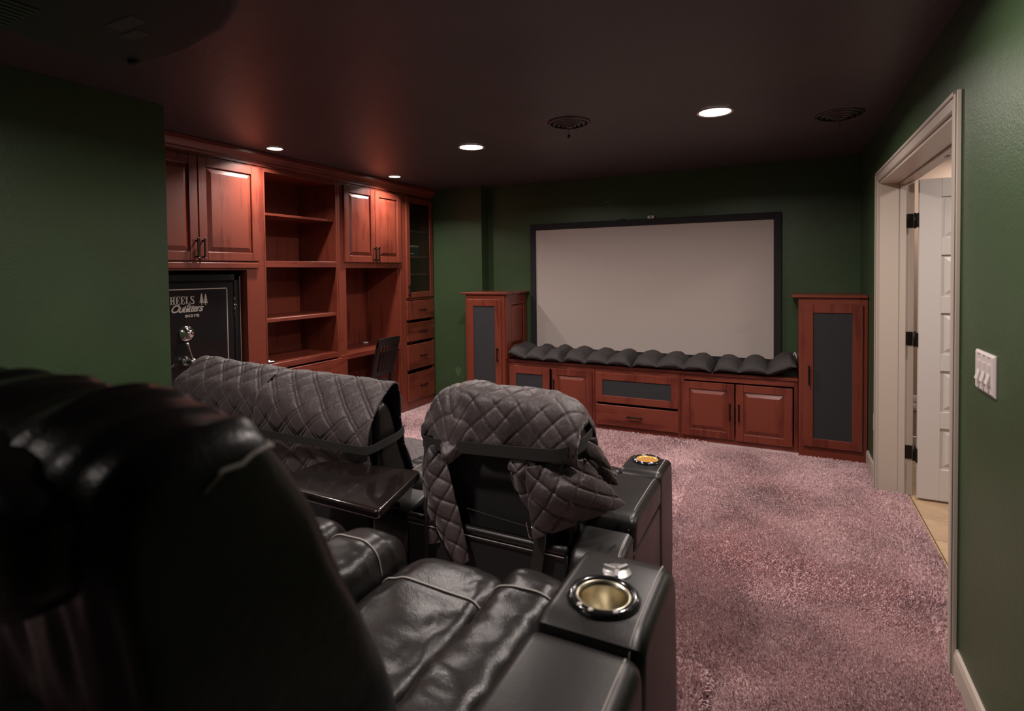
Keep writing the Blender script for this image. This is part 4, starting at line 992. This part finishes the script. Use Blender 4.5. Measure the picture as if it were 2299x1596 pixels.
def band(parent, name, pts, hgt, th, mat=STRAP):
    """flat webbing standing on edge: path points, height up z"""
    P = resample(np.asarray(pts, float), 60); T = np.gradient(P, axis=0); T[:, 2] = 0; T /= np.linalg.norm(T, axis=1)[:, None]
    N = np.stack([T[:, 1], -T[:, 0], 0*T[:, 0]], -1); L_ = []
    for p_, n_ in zip(P, N): L_.append([p_-n_*th, p_+n_*th, p_+n_*th+(0, 0, hgt), p_-n_*th+(0, 0, hgt)])
    m = MB(); m.loops(L_); return recalc(m.build(name, mat, parent))
def cover_sheet(x0, x1, prof_fn, nu, nv):
    X = np.linspace(x0, x1, nu); P = np.zeros((nu, nv, 3))
    for i, x in enumerate(X):
        pr = resample(prof_fn((x-x0)/(x1-x0)), nv); P[i, :, 0] = x; P[i, :, 1:] = pr
    return P
def lprof(zr, zt, zh, cut=None):
    return [(1.815, zh), (1.792, zh+.06), (1.776, zr-.10), (1.768, zr-.02), (1.785, zr+.045), (1.835, zr+.045+(zt-zr-.045)*.42), (1.895, zr+.045+(zt-zr-.045)*.82), (1.945, zt), (1.982, zt-.012), (2.0, zt-.07), (2.008, zt-.15), (2.026, .745), (2.085, .60), (2.15, .515), (2.30, .505), (2.50, .505), (2.66, .497), (2.715, .46), (2.725, .38)]
cv1 = thing('quilted_cover', 'double-stitched quilted cover with its open end by the tray table', 'seat cover', (-1.89, 2.2, .5), 'double-stitched quilted covers on the front loveseat')
P = cover_sheet(-2.232, -1.566, lambda u: lprof(.885-.085*u, 1.018-.010*u, .50), 140, 400)
P[..., 0] += .012*vnoise(P, 6, 2); sheet(cv1, 'quilted_sheet', P, .094, True, .0058, 1, [(5, 5, .007), (14, 8, .004)], 3)
band(cv1, 'strap', [(-2.235, 1.95, .71), (-2.238, 1.80, .735), (-2.20, 1.757, .742), (-1.90, 1.750, .745), (-1.60, 1.753, .742), (-1.555, 1.775, .742), (-1.545, 1.86, .750), (-1.550, 1.96, .755), (-1.566, 2.02, .765)], .034, .0016)
cv2 = thing('quilted_cover', 'double-stitched quilted cover in front of the safe handle', 'seat cover', (-2.55, 2.2, .5), 'double-stitched quilted covers on the front loveseat')
P = cover_sheet(-2.868, -2.236, lambda u: lprof(.905-.012*u, 1.045-.018*u, .52), 140, 400)
P[..., 0] += .012*vnoise(P, 6, 7); sheet(cv2, 'quilted_sheet', P, .094, True, .0058, 1, [(5, 5, .007), (12, 4, .004)], 8)
band(cv2, 'strap', [(-2.872, 1.95, .71), (-2.874, 1.80, .72), (-2.84, 1.757, .725), (-2.55, 1.752, .72), (-2.27, 1.755, .715), (-2.2425, 1.78, .715), (-2.2405, 1.9, .72)], .034, .0016)

cv3 = thing('bunched_quilted_cover', 'bunched quilted cover with loose hanging flaps strapped over the single recliner', 'seat cover', (-1.0, 2.0, .5))
def sprof(u):
    k = 1-abs(2*u-1)**2.6; sh = .62+.38*max(0, k)**.5
    hem = .812-.042*math.exp(-((u-.235)/.062)**2)+.006*math.sin(u*23)
    rise = .06*math.exp(-((u-.42)/.22)**2)
    zt = .70+(1.062-.70)*sh+.012*math.sin(u*7+1)
    off = .014+.008*math.sin(u*17)+.070*math.exp(-((u-.235)/.070)**2)
    return [(1.835-off, hem), (1.815-off, hem+.035), (1.808-off*.6, hem+.075), (1.812, .70+(.985-.70)*sh), (1.84, zt-.022), (1.895, zt), (1.95, zt-.004), (2.0, zt-.05), (2.03, .70+(.93-.70)*sh), (2.04, .82), (2.06, .70), (2.10, .60), (2.16, .515), (2.30, .505), (2.50, .505), (2.66, .497), (2.715, .46), (2.722, .36)]
P = cover_sheet(-1.310, -.652, sprof, 150, 360)
n = normals(P)
fold = .020*vnoise(np.stack([P[..., 0]*9+P[..., 2]*5, P[..., 2]*3, P[..., 1]*3], -1), 1, 4)+.006*vnoise(np.stack([P[..., 0]*24+P[..., 2]*9, P[..., 2]*7, P[..., 1]*7], -1), 1, 6)
msk = np.clip((2.06-P[..., 1])/.05, 0, 1); P = P+n*(np.maximum(fold, -.004)*msk)[..., None]
sheet(cv3, 'quilted_sheet', P, .068, False, .0036, 1, [(9, 9, .006), (30, 20, .0036)], 11)
band(cv3, 'strap', [(-1.312, 2.0, .82), (-1.318, 1.87, .808), (-1.300, 1.80, .803), (-1.23, 1.777, .803), (-1.0, 1.772, .815), (-.76, 1.775, .826), (-.695, 1.79, .835), (-.655, 1.86, .850), (-.648, 1.96, .865)], .045, .0018)
# left flap: a strip folded lengthwise
def strip(pts, wid, nrm_y, nu, nv, fold_):
    C = resample(np.asarray(pts, float), nv); T = np.gradient(C, axis=0); T /= np.linalg.norm(T, axis=1)[:, None]
    S_ = np.cross(T, np.array([0, -1.0, 0])); S_ /= np.linalg.norm(S_, axis=1)[:, None]
    W_ = np.interp(np.linspace(0, 1, nv), np.linspace(0, 1, len(wid)), wid)
    P = np.zeros((nu, nv, 3))
    for i, a_ in enumerate(np.linspace(-1, 1, nu)):
        P[i] = C+S_*(a_*W_/2)[:, None]+np.array([0, 1.0, 0])*fold_*abs(a_)**1.5
    return P
P = strip([(-1.245, 1.775, .82), (-1.235, 1.750, .74), (-1.195, 1.725, .62), (-1.135, 1.712, .50), (-1.088, 1.708, .405)], [.075, .125, .145, .140, .105, .06], 0, 36, 130, .035)
P += .008*np.stack([0*P[..., 0], vnoise(P, 12, 3), 0*P[..., 0]], -1)
sheet(cv3, 'hanging_flap', P, .060, False, .0050, -1 if normals(P)[18, 60, 1] > 0 else 1, [(16, 14, .004)], 4)
P = strip([(-1.268, 1.80, .62), (-1.262, 1.775, .54), (-1.245, 1.758, .435)], [.05, .085, .075], 0, 24, 60, .02)
sheet(cv3, 'hanging_flap', P, .060, False, .0045, -1 if normals(P)[12, 30, 1] > 0 else 1, [(16, 14, .003)], 6)
# right flap: a corner of the cover thrown out over the arm
def patch(c00, c10, c11, c01, nu, nv, bulge, seed):
    u = np.linspace(0, 1, nu)[:, None, None]; v = np.linspace(0, 1, nv)[None, :, None]
    P = (1-u)*(1-v)*np.array(c00)+u*(1-v)*np.array(c10)+u*v*np.array(c11)+(1-u)*v*np.array(c01)
    nn = np.cross(np.array(c10)-np.array(c00), np.array(c01)-np.array(c00)); nn = nn/np.linalg.norm(nn)
    if nn[1] > 0: nn = -nn
    P = P+nn*(bulge*np.sin(math.pi*u)*np.sin(math.pi*v)+.022*vnoise(np.stack([u[..., 0]*3.2*np.ones((nu, nv)), v[..., 0]*1.6*np.ones((nu, nv)), np.zeros((nu, nv))], -1), 1, seed)[..., None]*np.minimum(1, v*3))
    return P
P = patch((-.83, 1.758, .80), (-.640, 1.86, .825), (-.520, 1.955, .648), (-.792, 1.735, .560), 70, 76, .035, 3)
sheet(cv3, 'hanging_flap', P, .068, False, .0055, -1 if normals(P)[35, 38, 1] > 0 else 1, [(9, 9, .007), (20, 16, .003)], 9)
P = patch((-.905, 1.785, .81), (-.80, 1.782, .815), (-.79, 1.775, .60), (-.905, 1.78, .735), 36, 50, .010, 6)
sheet(cv3, 'hanging_flap', P, .068, False, .0050, -1 if normals(P)[18, 25, 1] > 0 else 1, [(18, 12, .006)], 14)
P = patch((-.70, 1.86, .86), (-.628, 1.93, .885), (-.555, 1.99, .70), (-.66, 1.90, .70), 40, 50, .012, 9)
sheet(cv3, 'hanging_flap', P, .068, False, .0050, -1 if normals(P)[18, 25, 1] > 0 else 1, [(18, 12, .006)], 17)
# loose ends of the straps
def ribbon(parent, name, pts, wid, mat=STRAP):
    C = resample(np.asarray(pts, float), 30); P = np.zeros((2, 30, 3)); P[0] = C-(wid/2, 0, 0); P[1] = C+(wid/2, 0, 0)
    m = MB(); Q = np.concatenate([P, (P+np.array([0, .002, 0]))[::-1]], 0); m.loops(Q.transpose(1, 0, 2)); return recalc(m.build(name, mat, parent))
ribbon(cv3, 'strap_end', [(-.775, 1.757, .60), (-.775, 1.752, .54), (-.790, 1.755, .45), (-.800, 1.760, .36), (-.802, 1.762, .28)], .045)
ribbon(cv3, 'strap_end', [(-1.268, 1.768, .83), (-1.266, 1.758, .70), (-1.264, 1.756, .55), (-1.262, 1.755, .38), (-1.262, 1.755, .15)], .012)
MB().tube([(-1.10, 1.800, .588), (-1.0, 1.797, .580), (-.88, 1.793, .573), (-.815, 1.790, .570)], .0022, 6).build('strap_cord', STRAP, cv3, True)
bk = MB(); bk.tube([(-.835, 1.772, .595), (-.822, 1.770, .545), (-.806, 1.768, .540), (-.815, 1.770, .600)], .0022, 6, closed=True); bk.build('buckle', CHROME, cv3, True)

# ---------- swivel tray on the arm between the seats
ty = thing('tray_table', 'dark glossy swivel tray mounted over the recliner arm beside the loveseat', 'tray table', (-1.47, 1.75, .53))
tp = []
cor = [((-1.217, 1.426), .03), ((-1.312, 1.806), .035), ((-1.770, 1.742), .07), ((-1.785, 1.443), .05)]
for i in range(4):
    p0, p1, p2 = np.array(cor[i-1][0]), np.array(cor[i][0]), np.array(cor[(i+1) % 4][0]); r = cor[i][1]
    a_ = p1+(p0-p1)/np.linalg.norm(p0-p1)*r; c_ = p1+(p2-p1)/np.linalg.norm(p2-p1)*r
    for t in np.linspace(0, 1, 7): tp.append((1-t)**2*a_+2*t*(1-t)*p1+t*t*c_)
to = MB().prism(tp, .671, .701, axis=2, r=.009, seg=5).build('tray', TRAYM, ty); recalc(to); smooth_by_angle(to, 40)
MB().lathe([(.045, .605), (.045, .611), (.016, .614), (.016, .634)], (-1.465, 1.99-.15, 0), 20).build('pivot', BRONZE, ty, True) if False else MB().lathe([(.030, .530), (.030, .545), (.014, .550), (.014, .672)], (-1.46, 1.745+.06, 0), 20).build('pivot_post', BRONZE, ty, True)
